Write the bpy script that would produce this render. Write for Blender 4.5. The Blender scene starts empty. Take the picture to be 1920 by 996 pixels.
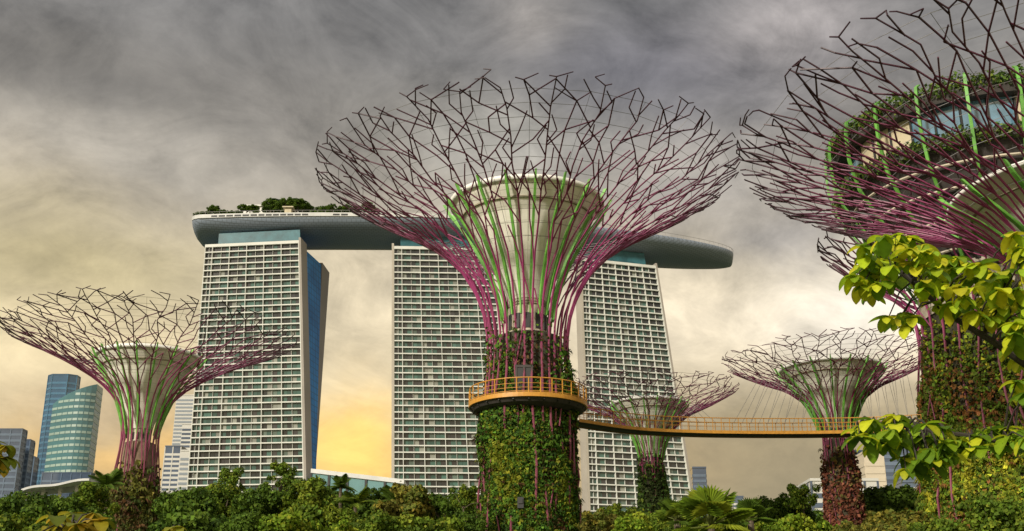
import bpy, math, random
import numpy as np
from mathutils import Vector
R = math.radians
PI = math.pi
sc = bpy.context.scene
col = sc.collection
rng = np.random.default_rng(7)
random.seed(7)

# ------------------------------------------------------------------ camera
F, PITCH, EYE = 2170.0, R(19.0), 1.7          # focal length in photo pixels (1920 wide)
cam_d = bpy.data.cameras.new('camera')
cam_d.sensor_width = 36.0
cam_d.lens = 36.0 * F / 1920.0
cam_d.clip_start, cam_d.clip_end = 0.1, 9000
cam = bpy.data.objects.new('camera', cam_d)
cam.location = (0, 0, EYE)
cam.rotation_euler = (PI / 2 + PITCH, 0, 0)
col.objects.link(cam)
sc.camera = cam
CP, SP = math.cos(PITCH), math.sin(PITCH)


def at(px, py, Y):
    """the point of the place at distance Y that the photo shows at pixel (px, py)"""
    u, v = (px - 960) / F, (498 - py) / F
    k = Y / (CP - v * SP)
    return Vector((u * k, Y, (SP + v * CP) * k + EYE))


def at_z(px, py, z):
    u, v = (px - 960) / F, (498 - py) / F
    k = (z - EYE) / (SP + v * CP)
    return Vector((u * k, (CP - v * SP) * k, z))


def ppm(Y, z=10):
    return F / (Y * CP + (z - EYE) * SP)


# ------------------------------------------------------------------ node helpers
def new_mat(name):
    m = bpy.data.materials.new(name)
    m.use_nodes = True
    nt = m.node_tree
    return m, nt, nt.nodes['Principled BSDF']


class NT:
    def __init__(s, nt): s.nt = nt
    def n(s, t, **kw):
        x = s.nt.nodes.new(t)
        for k, v in kw.items(): setattr(x, k, v)
        return x
    def put(s, sock, v):
        if hasattr(v, 'is_output'): s.nt.links.new(v, sock)
        else: sock.default_value = v
    def m(s, op, a, b=0.0, c=0.0, clamp=False):
        x = s.n('ShaderNodeMath', operation=op); x.use_clamp = clamp
        s.put(x.inputs[0], a); s.put(x.inputs[1], b); s.put(x.inputs[2], c)
        return x.outputs[0]
    def v(s, op, a, b=(0, 0, 0)):
        x = s.n('ShaderNodeVectorMath', operation=op)
        s.put(x.inputs[0], a); s.put(x.inputs[1], b)
        return x.outputs[0]
    def mix(s, f, a, b, blend='MIX'):
        x = s.n('ShaderNodeMix', data_type='RGBA', blend_type=blend)
        s.put(x.inputs[0], f); s.put(x.inputs[6], a); s.put(x.inputs[7], b)
        return x.outputs[2]
    def noise(s, vec, scale, detail=4, rough=.55, dist=0.0):
        x = s.n('ShaderNodeTexNoise')
        if vec is not None: s.put(x.inputs['Vector'], vec)
        x.inputs['Scale'].default_value = scale; x.inputs['Detail'].default_value = detail
        x.inputs['Roughness'].default_value = rough; x.inputs['Distortion'].default_value = dist
        return x
    def ramp(s, f, stops):
        x = s.n('ShaderNodeValToRGB'); s.put(x.inputs[0], f)
        e = x.color_ramp.elements
        while len(e) < len(stops): e.new(.5)
        for i, (p, c) in enumerate(stops):
            e[i].position = p; e[i].color = (*c, 1)
        return x.outputs[0]
    def rng(s, v, a, b, c, d):
        x = s.n('ShaderNodeMapRange'); s.put(x.inputs[0], v)
        for i, q in enumerate((a, b, c, d)): x.inputs[i + 1].default_value = q
        return x.outputs[0]


def lin(c):
    return tuple((q / 255 / 12.92 if q / 255 <= .04045 else ((q / 255 + .055) / 1.055) ** 2.4) for q in c)


# ------------------------------------------------------------------ sky and sun
world = bpy.data.worlds.new('World')
sc.world = world
world.use_nodes = True
W = NT(world.node_tree)
bg = world.node_tree.nodes['Background']
sky = W.n('ShaderNodeTexSky', sky_type='NISHITA')
sky.sun_disc = False
SUN_EL, SUN_AZ = 27, 218
sky.sun_elevation = R(SUN_EL)
sky.sun_rotation = R(SUN_AZ)
nish = W.v('SCALE', sky.outputs[0]); nish.node.inputs[3].default_value = 0.08
tc = W.n('ShaderNodeTexCoord')
d = tc.outputs['Generated']
sep = W.n('ShaderNodeSeparateXYZ'); W.put(sep.inputs[0], d)
dx, dy, dz = sep.outputs
# cloud-deck coordinates: the layer is seen in perspective, long streaks low down
den = W.m('ADD', W.m('MAXIMUM', dz, 0.02), 0.42)
cmb = W.n('ShaderNodeCombineXYZ')
W.put(cmb.inputs[0], W.m('DIVIDE', dx, den)); W.put(cmb.inputs[1], W.m('DIVIDE', dy, den))
cp = cmb.outputs[0]
warp = W.noise(W.v('ADD', cp, (3.1, 1.7, 0.4)), 2.6, 6, .6)
ws = W.n('ShaderNodeSeparateColor'); W.put(ws.inputs[0], warp.outputs['Color'])
wx = W.m('ADD', dx, W.m('MULTIPLY', W.m('SUBTRACT', ws.outputs[0], .5), .16))
wz = W.m('ADD', dz, W.m('MULTIPLY', W.m('SUBTRACT', ws.outputs[1], .5), .11))
sky_c = W.ramp(wz, [(0.0, lin((140, 126, 100))), (.10, lin((150, 134, 104))), (.17, lin((186, 164, 122))), (.23, lin((212, 194, 158))), (.30, lin((202, 188, 160))),
                    (.37, lin((166, 156, 139))), (.43, lin((138, 132, 123))), (.48, lin((124, 121, 117))), (.53, lin((124, 122, 120))), (1.0, lin((182, 182, 182)))])  # unseen zenith made lighter to add ambient light
front = W.m('GREATER_THAN', dy, 0.0)


def patch(base, px, py, sx, sz, c, amt=1.0):
    q = at(px, py, 1000) - Vector((0, 0, EYE)); q.normalize()
    a = W.m('DIVIDE', W.m('SUBTRACT', wx, q.x), sx); b = W.m('DIVIDE', W.m('SUBTRACT', wz, q.z), sz)
    g = W.m('EXPONENT', W.m('MULTIPLY', W.m('ADD', W.m('MULTIPLY', a, a), W.m('MULTIPLY', b, b)), -1.0))
    return W.mix(W.m('MULTIPLY', W.m('MULTIPLY', g, front), amt), base, (*lin(c), 1))


for args in ((150, 150, .20, .045, (112, 108, 102)), (300, 285, .13, .03, (162, 155, 143), .8), (60, 500, .16, .05, (180, 166, 124), .85),
             (1230, 140, .13, .055, (106, 104, 108)), (985, 20, .04, .03, (176, 168, 160), .55), (1490, 60, .07, .035, (170, 163, 160)), (985, 260, .10, .03, (164, 160, 150), .8),
             (1330, 330, .08, .03, (154, 148, 140), .8), (1450, 440, .05, .026, (150, 144, 138)), (1340, 620, .14, .045, (236, 220, 190)), (1600, 560, .07, .05, (230, 220, 202)),
             (1450, 880, .15, .055, (142, 128, 98)), (640, 560, .07, .05, (216, 200, 168), .8), (100, 650, .15, .035, (212, 194, 154), .8), (430, 865, .24, .022, (236, 192, 118), .9), (668, 850, .05, .045, (250, 206, 112)), (190, 770, .06, .02, (196, 172, 134), .8)):
    sky_c = patch(sky_c, *args)
n1 = W.noise(cp, 2.6, 12, .60, .4).outputs[0]
n2 = W.noise(W.v('ADD', cp, (9.2, 4.1, 0)), 7.5, 12, .64, .9).outputs[0]
n3 = W.noise(W.v('ADD', cp, (2.2, 14.1, 0)), 21.0, 10, .66, .6).outputs[0]
nb = W.m('ADD', W.m('ADD', W.m('MULTIPLY', W.m('SUBTRACT', n1, .5), 2.5), W.m('MULTIPLY', W.m('SUBTRACT', n2, .5), 1.7)), W.m('MULTIPLY', W.m('SUBTRACT', n3, .5), .6))
amp = W.rng(dz, .10, .44, .28, .92)
gain = W.m('MAXIMUM', W.m('ADD', 1.0, W.m('MULTIPLY', nb, amp)), .3)
back = W.rng(dy, .25, -.5, 1.0, 1.9)          # unseen sky behind the camera, brightened as added fill light
cl = W.v('SCALE', sky_c); W.put(cl.node.inputs[3], W.m('MULTIPLY', gain, back))
W.put(bg.inputs['Color'], W.mix(.94, nish, cl))
SKY = 0.8
bg.inputs['Strength'].default_value = SKY

sun_d = bpy.data.lights.new('sun', 'SUN')
sun_d.energy, sun_d.angle, sun_d.color = 2.7, R(6), (1.0, .93, .80)
sun = bpy.data.objects.new('sun', sun_d)
ce = math.cos(R(SUN_EL))
sv = Vector((-.62 * ce, -.785 * ce, math.sin(R(SUN_EL))))
sun.rotation_euler = (-sv).to_track_quat('-Z', 'Y').to_euler()
col.objects.link(sun)
sc.view_settings.view_transform = 'Standard'
sc.view_settings.look = 'None'
sc.view_settings.gamma = 1
sc.view_settings.exposure = 0.68
sc.view_settings.use_curve_mapping = False
sc.cycles.use_denoising = True
sc.cycles.denoiser = 'OPENIMAGEDENOISE'
sc.cycles.denoising_input_passes = 'RGB_ALBEDO_NORMAL'
sc.cycles.max_bounces = 6
sc.cycles.diffuse_bounces = 3


# ------------------------------------------------------------------ mesh helpers
class MB:
    """collects shapes and links them as ONE mesh object"""
    def __init__(s):
        s.v, s.f, s.c, s.mi = [], [], [], []
        s.n = 0
    def add(s, verts, faces, c=0.0, mi=0):
        s.v.extend([tuple(q) for q in verts])
        s.f.extend([tuple(i + s.n for i in fc) for fc in faces])
        s.mi.extend([mi] * len(faces))
        if isinstance(c, (list, tuple)) and len(c) == len(verts) and not isinstance(c[0], (int, float)): s.c.extend(c)
        elif isinstance(c, list): s.c.extend(c)
        else: s.c.extend([c] * len(verts))
        s.n += len(verts)
        return s
    def box(s, c, h, ax=None, col=0.0, mi=0):
        c = Vector(c)
        ax = ax or (Vector((1, 0, 0)), Vector((0, 1, 0)), Vector((0, 0, 1)))
        vs = [c + ax[0] * (h[0] * i) + ax[1] * (h[1] * j) + ax[2] * (h[2] * k) for k in (-1, 1) for j in (-1, 1) for i in (-1, 1)]
        return s.add(vs, [(0, 2, 3, 1), (4, 5, 7, 6), (0, 1, 5, 4), (2, 6, 7, 3), (0, 4, 6, 2), (1, 3, 7, 5)], col, mi)
    def hexa(s, b, t, col=0.0, mi=0):
        """solid between a bottom quad b and a top quad t"""
        return s.add(list(b) + list(t), [(3, 2, 1, 0), (4, 5, 6, 7), (0, 1, 5, 4), (1, 2, 6, 5), (2, 3, 7, 6), (3, 0, 4, 7)], col, mi)
    def tube(s, pts, rad, n=6, cols=None, cap=True, mi=0):
        pts = [Vector(p) for p in pts]
        k = len(pts)
        if not hasattr(rad, '__len__'): rad = [rad] * k
        vs, cs, fs = [], [], []
        t0 = None
        for i, p in enumerate(pts):
            t = (pts[min(i + 1, k - 1)] - pts[max(i - 1, 0)]).normalized()
            if t0 is None:
                a = t.orthogonal().normalized()
            else:
                a = (a - t * a.dot(t)).normalized()
            b = t.cross(a); t0 = t
            for j in range(n):
                w = 2 * PI * j / n
                vs.append(p + (a * math.cos(w) + b * math.sin(w)) * rad[i])
                cs.append(cols[i] if cols else 0.0)
        for i in range(k - 1):
            for j in range(n):
                q = (j + 1) % n
                fs.append((i * n + j, i * n + q, (i + 1) * n + q, (i + 1) * n + j))
        if cap:
            fs.append(tuple(range(n - 1, -1, -1))); fs.append(tuple((k - 1) * n + j for j in range(n)))
        return s.add(vs, fs, cs, mi)
    def lathe(s, prof, n=48, a0=0.0, a1=2 * PI, c=(0, 0), col=0.0, mi=0):
        full = abs(a1 - a0 - 2 * PI) < 1e-6
        m = n if full else n + 1
        vs, fs = [], []
        for (r, z) in prof:
            for j in range(m):
                w = a0 + (a1 - a0) * j / n
                vs.append((c[0] + r * math.sin(w), c[1] - r * math.cos(w), z))
        for i in range(len(prof) - 1):
            for j in range(n):
                q = (j + 1) % m
                fs.append((i * m + j, i * m + q, (i + 1) * m + q, (i + 1) * m + j))
        return s.add(vs, fs, col, mi)
    def build(s, name, mat, parent=None, smooth=False, loc=None):
        me = bpy.data.meshes.new(name)
        me.from_pydata(s.v, [], s.f)
        for m_ in (mat if isinstance(mat, (list, tuple)) else [mat]): me.materials.append(m_)
        if any(s.mi): me.polygons.foreach_set('material_index', s.mi)
        if s.c and any((q != 0.0) if not hasattr(q, '__len__') else True for q in s.c):
            if hasattr(s.c[0], '__len__'):
                at_ = me.attributes.new('tint', 'FLOAT_COLOR', 'POINT')
                at_.data.foreach_set('color', np.array([(*q[:3], 1) for q in s.c], dtype=np.float32).ravel())
            else:
                at_ = me.attributes.new('tone', 'FLOAT', 'POINT')
                at_.data.foreach_set('value', np.array(s.c, dtype=np.float32))
        if smooth: me.polygons.foreach_set('use_smooth', [True] * len(me.polygons))
        me.update()
        return link(name, me, parent, loc)


def link(name, me, parent=None, loc=None):
    o = bpy.data.objects.new(name, me)
    col.objects.link(o)
    if parent: o.parent = parent
    if loc is not None: o.location = loc
    return o


def quads(name, V, C, mat, parent=None, k=4):
    """mesh of separate k-gons from arrays V (N,k,3) and tint C (N,3)"""
    N = len(V)
    me = bpy.data.meshes.new(name)
    me.vertices.add(N * k); me.loops.add(N * k); me.polygons.add(N)
    me.vertices.foreach_set('co', np.asarray(V, np.float32).ravel())
    me.loops.foreach_set('vertex_index', np.arange(N * k, dtype=np.int32))
    me.polygons.foreach_set('loop_start', np.arange(0, N * k, k, dtype=np.int32))
    a = me.attributes.new('tint', 'FLOAT_COLOR', 'POINT')
    cc = np.ones((N, k, 4), np.float32); cc[:, :, :3] = np.asarray(C)[:, None, :]
    a.data.foreach_set('color', cc.ravel())
    me.materials.append(mat)
    me.update(calc_edges=True)
    me.validate()
    return link(name, me, parent)


def leaf_quads(P, Nn, size, aspect=.45, droop=.3, g=rng):
    """rhombic leaves at P lying roughly in the plane of normals Nn"""
    N = len(P)
    t = g.normal(size=(N, 3)); t[:, 2] -= droop * 2
    t -= Nn * (t * Nn).sum(1, keepdims=True)
    t /= np.linalg.norm(t, axis=1, keepdims=True) + 1e-9
    b = np.cross(Nn, t)
    s = np.asarray(size)[:, None] if hasattr(size, '__len__') else size
    return np.stack([P - t * s * .5, P + b * s * aspect + Nn * s * .10, P + t * s * .5 - Nn * s * .12, P - b * s * aspect + Nn * s * .10], 1)


def unit(a): return a / (np.linalg.norm(a, axis=-1, keepdims=True) + 1e-9)


def tag(o, label=None, cat=None, group=None, kind=None):
    if label: o['label'] = label
    if cat: o['category'] = cat
    if group: o['group'] = group
    if kind: o['kind'] = kind
    return o


def thing(name, loc, label, cat, group=None, rz=0.0):
    o = bpy.data.objects.new(name, None)
    o.empty_display_size = .5
    o.location = loc
    o.rotation_euler = (0, 0, rz)
    col.objects.link(o)
    return tag(o, label, cat, group)


def copy_tree(o, parent=None):
    c = o.copy(); col.objects.link(c); c.parent = parent
    for ch in list(o.children): copy_tree(ch, c)
    return c


# smooth random field used for patches of planting
def field(k, seed):
    g = np.random.default_rng(seed)
    Wv = g.normal(size=(k, 3)); ph = g.uniform(0, 6.28, k)
    def f(P, s):
        return np.sin(P @ (Wv.T * s) + ph).mean(1) * math.sqrt(k)
    return f


# ------------------------------------------------------------------ materials
def plain(name, c, rough=.6, metal=0.0, var=.0, scale=.5, spec=.5, bump=0.0):
    m, nt, b = new_mat(name); n = NT(nt)
    b.inputs['Roughness'].default_value = rough; b.inputs['Metallic'].default_value = metal
    b.inputs['Specular IOR Level'].default_value = spec
    if var:
        tco = n.n('ShaderNodeTexCoord').outputs['Object']
        x = n.noise(tco, scale, 6, .6).outputs[0]
        f = n.rng(x, .3, .7, 1 - var, 1 + var)
        cc = n.v('SCALE', tuple(c)); n.put(cc.node.inputs[3], f)
        n.put(b.inputs['Base Color'], cc)
        if bump:
            bp = n.n('ShaderNodeBump'); bp.inputs['Strength'].default_value = bump
            n.put(bp.inputs['Height'], x); n.put(b.inputs['Normal'], bp.outputs[0])
    else:
        b.inputs['Base Color'].default_value = (*c, 1)
    return m


def tinted(name, rough=.7, trans=.3, spec=.15, attr='tint', bump=False):
    m, nt, b = new_mat(name); n = NT(nt)
    a = n.n('ShaderNodeAttribute', attribute_name=attr)
    n.put(b.inputs['Base Color'], a.outputs['Color'])
    b.inputs['Roughness'].default_value = rough; b.inputs['Specular IOR Level'].default_value = spec
    if trans:
        tr = n.n('ShaderNodeBsdfTranslucent'); n.put(tr.inputs[0], a.outputs['Color'])
        mx = n.n('ShaderNodeMixShader'); mx.inputs[0].default_value = trans
        n.put(mx.inputs[1], b.outputs[0]); n.put(mx.inputs[2], tr.outputs[0])
        n.put(nt.nodes['Material Output'].inputs[0], mx.outputs[0])
    return m


def toned(name, stops, rough=.45, spec=.4):
    m, nt, b = new_mat(name); n = NT(nt)
    a = n.n('ShaderNodeAttribute', attribute_name='tone')
    n.put(b.inputs['Base Color'], n.ramp(a.outputs['Fac'], stops))
    b.inputs['Roughness'].default_value = rough; b.inputs['Specular IOR Level'].default_value = spec
    return m


M = {}
M['leaf'] = tinted('leaf')
M['bigleaf'] = tinted('big_leaf', .5, .48, .25)
M['rod'] = toned('plum_steel_painted_backlight', [(0, (.20, .055, .08)), (.16, (.25, .050, .11)), (.34, (.31, .042, .15)), (.54, (.23, .038, .105)), (.74, (.145, .030, .068)), (.90, (.055, .016, .028)), (1, (.02, .009, .012))])  # plum paint; near-black stops put the crown's backlit silhouette into the colour
M['wire'] = plain('grey_wire', (.20, .19, .18), .5)
M['green'] = plain('bright_green_paint', (.15, .41, .06), .55, var=.35, scale=1.6)
M['fin2'] = plain('leaf_green_paint', (.11, .31, .045), .55, var=.35, scale=.9)
M['bark'] = plain('bark', (.10, .075, .05), .85, var=.4, scale=4)
M['darkbark'] = plain('dark_bark', (.035, .028, .02), .8, var=.35, scale=14)
M['orange'] = plain('orange_steel', (.50, .235, .03), .45, var=.18, scale=3)
M['dark'] = plain('dark_steel', (.03, .03, .03), .6)
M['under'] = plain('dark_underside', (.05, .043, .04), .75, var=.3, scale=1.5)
M['concrete'] = plain('pale_concrete', (.50, .44, .34), .8, var=.2, scale=1.2)
M['brown'] = plain('stained_brown_concrete', (.17, .115, .075), .85, var=.45, scale=1.1)
M['fascia'] = plain('grey_white_fascia', (.50, .50, .48), .55, var=.15, scale=.15)
M['white'] = plain('white_paint', (.78, .76, .70), .5, var=.06, scale=.3)
M['cream'] = plain('cream_panel', (.50, .43, .29), .6, var=.15, scale=.8)
M['louvre'] = plain('louvre', (.30, .26, .18), .6)
M['soil'] = plain('planted_wall_backing', (.045, .04, .022), .95, var=.4, scale=2)
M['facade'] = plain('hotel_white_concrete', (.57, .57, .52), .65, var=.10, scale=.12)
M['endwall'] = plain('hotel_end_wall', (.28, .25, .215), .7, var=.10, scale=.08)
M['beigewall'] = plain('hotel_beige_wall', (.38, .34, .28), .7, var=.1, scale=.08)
M['winglass'] = tinted('window_glass', .12, 0, .5)
M['teal'] = plain('teal_glass', (.03, .105, .125), .35, var=.35, scale=.25, spec=.2)
M['hull'] = None


def cone_mat():
    m, nt, b = new_mat('cone_membrane'); n = NT(nt)
    tco = n.n('ShaderNodeTexCoord').outputs['Object']
    s_ = n.n('ShaderNodeSeparateXYZ'); n.put(s_.inputs[0], tco)
    x = n.noise(tco, .9, 5, .6).outputs[0]
    seam = n.m('LESS_THAN', n.m('FRACT', n.m('MULTIPLY', s_.outputs[2], .9)), .06)
    ang = n.m('ARCTAN2', s_.outputs[0], s_.outputs[1])
    seam2 = n.m('LESS_THAN', n.m('FRACT', n.m('MULTIPLY', ang, 16 / (2 * PI))), .03)
    sm = n.m('MAXIMUM', seam, seam2)
    base = n.ramp(n.rng(x, .3, .7, 0, 1), [(0, (.74, .70, .60)), (1, (.84, .80, .71))])
    n.put(b.inputs['Base Color'], n.mix(n.m('MULTIPLY', sm, .32), base, (.25, .22, .16, 1)))
    b.inputs['Roughness'].default_value = .55
    return m


M['cone'] = cone_mat()


def hull_mat():
    m, nt, b = new_mat('grey_metal_cladding'); n = NT(nt)
    tco = n.n('ShaderNodeTexCoord').outputs['Object']
    br = n.n('ShaderNodeTexBrick'); n.put(br.inputs['Vector'], tco)
    br.inputs['Scale'].default_value = .22
    br.inputs['Color1'].default_value = (.235, .275, .345, 1); br.inputs['Color2'].default_value = (.215, .255, .32, 1)
    br.inputs['Mortar'].default_value = (.14, .16, .19, 1); br.inputs['Mortar Size'].default_value = .03
    n.put(b.inputs['Base Color'], br.outputs[0])
    b.inputs['Roughness'].default_value = .5; b.inputs['Metallic'].default_value = .15
    return m


M['hull'] = hull_mat()

# ------------------------------------------------------------------ ground
def ground():
    m, nt, b = new_mat('ground_soil_and_grass'); n = NT(nt)
    tco = n.n('ShaderNodeTexCoord').outputs['Object']
    x = n.noise(tco, .08, 8, .65).outputs[0]
    n.put(b.inputs['Base Color'], n.ramp(x, [(.35, (.05, .075, .02)), (.55, (.075, .10, .03)), (.7, (.12, .10, .06))]))
    b.inputs['Roughness'].default_value = .95
    g = MB()
    g.add([(-5000, -3000, 0), (5000, -3000, 0), (5000, 7000, 0), (-5000, 7000, 0)], [(0, 1, 2, 3)])
    o = g.build('ground', m)
    tag(o, 'garden ground of grass and soil under the planting', None, None, 'structure')


ground()

# ------------------------------------------------------------------ hotel towers
def tower(label, A0, B0, A1, B1, ztop, bays, zlow, ends, seed, back=None, DEP=12.5):
    """A0,B0: left/right plan points at the ground, A1,B1: at the roof; ends: which end walls show"""
    g = np.random.default_rng(seed)
    base = Vector(((A0[0] + B0[0]) / 2, (A0[1] + B0[1]) / 2, 0))
    root = thing('hotel_tower', base, label, 'tower', 'hotel towers under the rooftop deck')
    A0, B0, A1, B1 = [Vector((*q, 0)) for q in (A0, B0, A1, B1)]
    nrm = (B1 - A1).cross(Vector((0, 0, 1))).normalized()          # points to the camera
    if nrm.y > 0: nrm = -nrm
    def P(u, z, off):
        k = z / ztop
        q = (A0.lerp(A1, k)).lerp(B0.lerp(B1, k), u) + nrm * off
        return Vector((q.x, q.y, z)) - base
    m = MB()
    m.hexa([P(0.004, 0, -1.9), P(.996, 0, -1.9), P(.996, 0, -DEP), P(0.004, 0, -DEP)], [P(0.004, ztop, -1.9), P(.996, ztop, -1.9), P(.996, ztop, -DEP), P(0.004, ztop, -DEP)])
    m.build('body', M['endwall'], root)
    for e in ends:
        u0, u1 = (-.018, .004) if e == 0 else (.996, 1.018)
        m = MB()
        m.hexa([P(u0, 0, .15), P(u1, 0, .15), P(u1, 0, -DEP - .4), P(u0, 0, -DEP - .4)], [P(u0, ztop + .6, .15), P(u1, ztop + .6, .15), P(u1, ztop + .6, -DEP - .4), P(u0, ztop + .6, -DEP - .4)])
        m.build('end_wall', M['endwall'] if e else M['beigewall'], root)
    m = MB()
    m.hexa([P(.004, 0, -.4), P(.996, 0, -.4), P(.996, 0, -1.85), P(.004, 0, -1.85)], [P(.004, zlow - .5, -.4), P(.996, zlow - .5, -.4), P(.996, zlow - .5, -1.85), P(.004, zlow - .5, -1.85)])
    m.build('plinth', M['facade'], root)
    pitch = 3.05
    nrow = int((ztop - zlow) / pitch)
    us = [0.004] + [min(.996, max(.004, (i + .45) / (bays))) for i in range(int(bays) + 1)]
    us = sorted(set([round(q, 4) for q in us if q <= .996] + [.996]))
    tones = [(.020, .024, .026), (.034, .034, .037), (.030, .072, .062), (.045, .105, .088), (.085, .12, .102), (.20, .21, .185)]
    for r in range(nrow):
        z = zlow + r * pitch
        s = MB()
        s.hexa([P(0, z - .18, 0), P(1, z - .18, 0), P(1, z - .18, -1.95), P(0, z - .18, -1.95)], [P(0, z + .36, 0), P(1, z + .36, 0), P(1, z + .36, -1.95), P(0, z + .36, -1.95)])
        s.build('floor_band', M['facade'], root)
        w = MB()
        hi = r / nrow
        dark = r in (11, 12, 13, 27, 28) or hi > .86
        pr = np.array([.34, .34, .14, .06, .06, .06]) if dark else np.array([.14, .12, .26, .26, .13, .09])
        for i in range(len(us) - 1):
            q = max(1, int(round((us[i + 1] - us[i]) * bays * 4)))
            for j in range(q):
                a = us[i] + (us[i + 1] - us[i]) * j / q; b_ = us[i] + (us[i + 1] - us[i]) * (j + 1) / q
                c = tones[g.choice(6, p=pr / pr.sum())]
                f = g.uniform(.75, 1.25); c = tuple(x * f for x in c)
                w.add([P(a, z + .34, -1.15), P(b_ - .0012, z + .34, -1.15), P(b_ - .0012, z + pitch - .2, -1.15), P(a, z + pitch - .2, -1.15)], [(0, 1, 2, 3)], [c] * 4)
        w.build('window_row', M['winglass'], root)
    zr = zlow + nrow * pitch
    s = MB()
    s.hexa([P(0, zr - .42, .05), P(1, zr - .42, .05), P(1, zr - .42, -DEP), P(0, zr - .42, -DEP)], [P(0, zr + 1.0, .05), P(1, zr + 1.0, .05), P(1, zr + 1.0, -DEP), P(0, zr + 1.0, -DEP)])
    s.build('parapet', M['facade'], root)
    for u in us:
        wd = .0026
        s = MB()
        s.hexa([P(u - wd, zlow - .4, .06), P(u + wd, zlow - .4, .06), P(u + wd, zlow - .4, -1.8), P(u - wd, zlow - .4, -1.8)],
               [P(u - wd, zr, .06), P(u + wd, zr, .06), P(u + wd, zr, -1.8), P(u - wd, zr, -1.8)])
        s.build('fin', M['facade'], root)
    # thin glass balustrade dividers between rooms
    s = MB()
    for i in range(len(us) - 1):
        a = (us[i] + us[i + 1]) / 2
        s.hexa([P(a - .0011, zlow, -.5), P(a + .0011, zlow, -.5), P(a + .0011, zlow, -1.75), P(a - .0011, zlow, -1.75)], [P(a - .0011, zr, -.5), P(a + .0011, zr, -.5), P(a + .0011, zr, -1.75), P(a - .0011, zr, -1.75)])
    s.build('room_dividers', M['facade'], root)
    s = MB()
    s.hexa([P(.06, zr + 1, -10), P(.95, zr + 1, -10), P(.95, zr + 1, -DEP), P(.06, zr + 1, -DEP)], [P(.06, 199.5, -10), P(.95, 199.5, -10), P(.95, 199, -DEP), P(.06, 199, -DEP)])
    s.build('crown_glazing', M['teal'], root)
    # rear slab and the glazed atrium between the two slabs
    if back:
        (bb, bt) = back
        s = MB(); s.hexa([Vector((*q, 0)) - base for q in bb], [Vector((*q, ztop)) - base for q in bt])
        s.build('rear_slab', M['endwall'], root)
        ab = [P(.05, 0, -DEP), P(.975, 0, -DEP), Vector((*bb[1], 0)) - base + Vector((-.5, 0, 0)), Vector((*bb[0], 0)) - base]
        at_ = [P(.05, ztop - 1, -DEP), P(.975, ztop - 1, -DEP), Vector((*bt[1], ztop - 1)) - base + Vector((-.5, 0, 0)), Vector((*bt[0], ztop - 1)) - base]
        s = MB(); s.hexa(ab, at_)
        s.build('atrium_glazing', M['atrium'], root)
        # slanted cap of the rear slab
    return root


def atrium_mat():
    m, nt, b = new_mat('atrium_blue_glass'); n = NT(nt)
    tco = n.n('ShaderNodeTexCoord').outputs['Object']
    s_ = n.n('ShaderNodeSeparateXYZ'); n.put(s_.inputs[0], tco)
    a = n.m('LESS_THAN', n.m('FRACT', n.m('MULTIPLY', s_.outputs[2], .33)), .12)
    c_ = n.m('LESS_THAN', n.m('FRACT', n.m('MULTIPLY', s_.outputs[1], .3)), .14)
    x = n.noise(tco, .06, 4).outputs[0]
    base = n.ramp(x, [(.3, (.012, .13, .38)), (.7, (.035, .27, .68))])
    n.put(b.inputs['Base Color'], n.mix(n.m('MULTIPLY', n.m('MAXIMUM', a, c_), .6), base, (.02, .05, .09, 1)))
    b.inputs['Roughness'].default_value = .5; b.inputs['Specular IOR Level'].default_value = .1
    return m


M['atrium'] = atrium_mat()


def ground_line(p_hi, Y_hi, p_lo, Y_lo, ztop):
    """plan points at roof height and at the ground of an edge seen through two pixels"""
    a, b = at(*p_hi, Y_hi), at(*p_lo, Y_lo)
    k = (b - a) / (b.z - a.z)
    t, g = a + k * (ztop - a.z), a + k * (0 - a.z)
    return (g.x, g.y), (t.x, t.y)


ZT = 191.0
a0, a1 = ground_line((385, 455), 517, (351, 900), 517, ZT)
b0, b1 = ground_line((561, 451), 511, (570, 880), 511, ZT)
rb0 = at(584, 880, 538); rb1 = at(592, 880, 552); rt0 = at(606, 466, 546); rt1 = at(620, 480, 562)
def ext(lo, hi, z):
    k = (hi - lo) / (hi.z - lo.z); q = lo + k * (z - lo.z); return (q.x, q.y)
bR0, bR1 = ext(rb0, rt0, 0), ext(rb1, rt1, 0)
tR0, tR1 = ext(rb0, rt0, ZT), ext(rb1, rt1, ZT)
bk = ([(a0[0] + 6, bR0[1] + 4), bR0, bR1, (a0[0] + 6, bR1[1] + 4)], [(a1[0] + 6, tR0[1] + 4), tR0, tR1, (a1[0] + 6, tR1[1] + 4)])
tower('leftmost white gridded hotel tower, its blue atrium glass showing at the right end', a0, b0, a1, b1, ZT, 5.5, 52, (1,), 1, bk, 9.0)
a0, a1 = ground_line((738, 462), 519, (738, 890), 519, ZT)
b0, b1 = ((a0[0] + 58, 521), (a1[0] + 47, 521))
bk = ([(a0[0] + 6, 545), (b0[0] - 2, 545), (b0[0] - 2, 558), (a0[0] + 6, 558)], [(a1[0] + 4, 549), (b1[0], 549), (b1[0], 562), (a1[0] + 4, 562)])
tower('middle white gridded hotel tower, partly behind the supertree with the orange ring', a0, b0, a1, b1, ZT, 5.5, 52, (0,), 2, bk)
a0, a1 = ground_line((1090, 478), 536, (1106, 950), 532, ZT)
b0, b1 = ground_line((1227, 480), 548, (1298, 935), 546, ZT)
bk = ([(a0[0] + 8, 565), (b0[0] + 3, 570), (b0[0] + 5, 583), (a0[0] + 8, 580)], [(a1[0] + 6, 570), (b1[0] - 2, 575), (b1[0] - 1, 588), (a1[0] + 6, 585)])
tower('rightmost white gridded hotel tower with a pale end wall, behind the small green supertree', a0, b0, a1, b1, ZT, 5.5, 52, (0, 1), 3, bk, 7.0)

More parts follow.
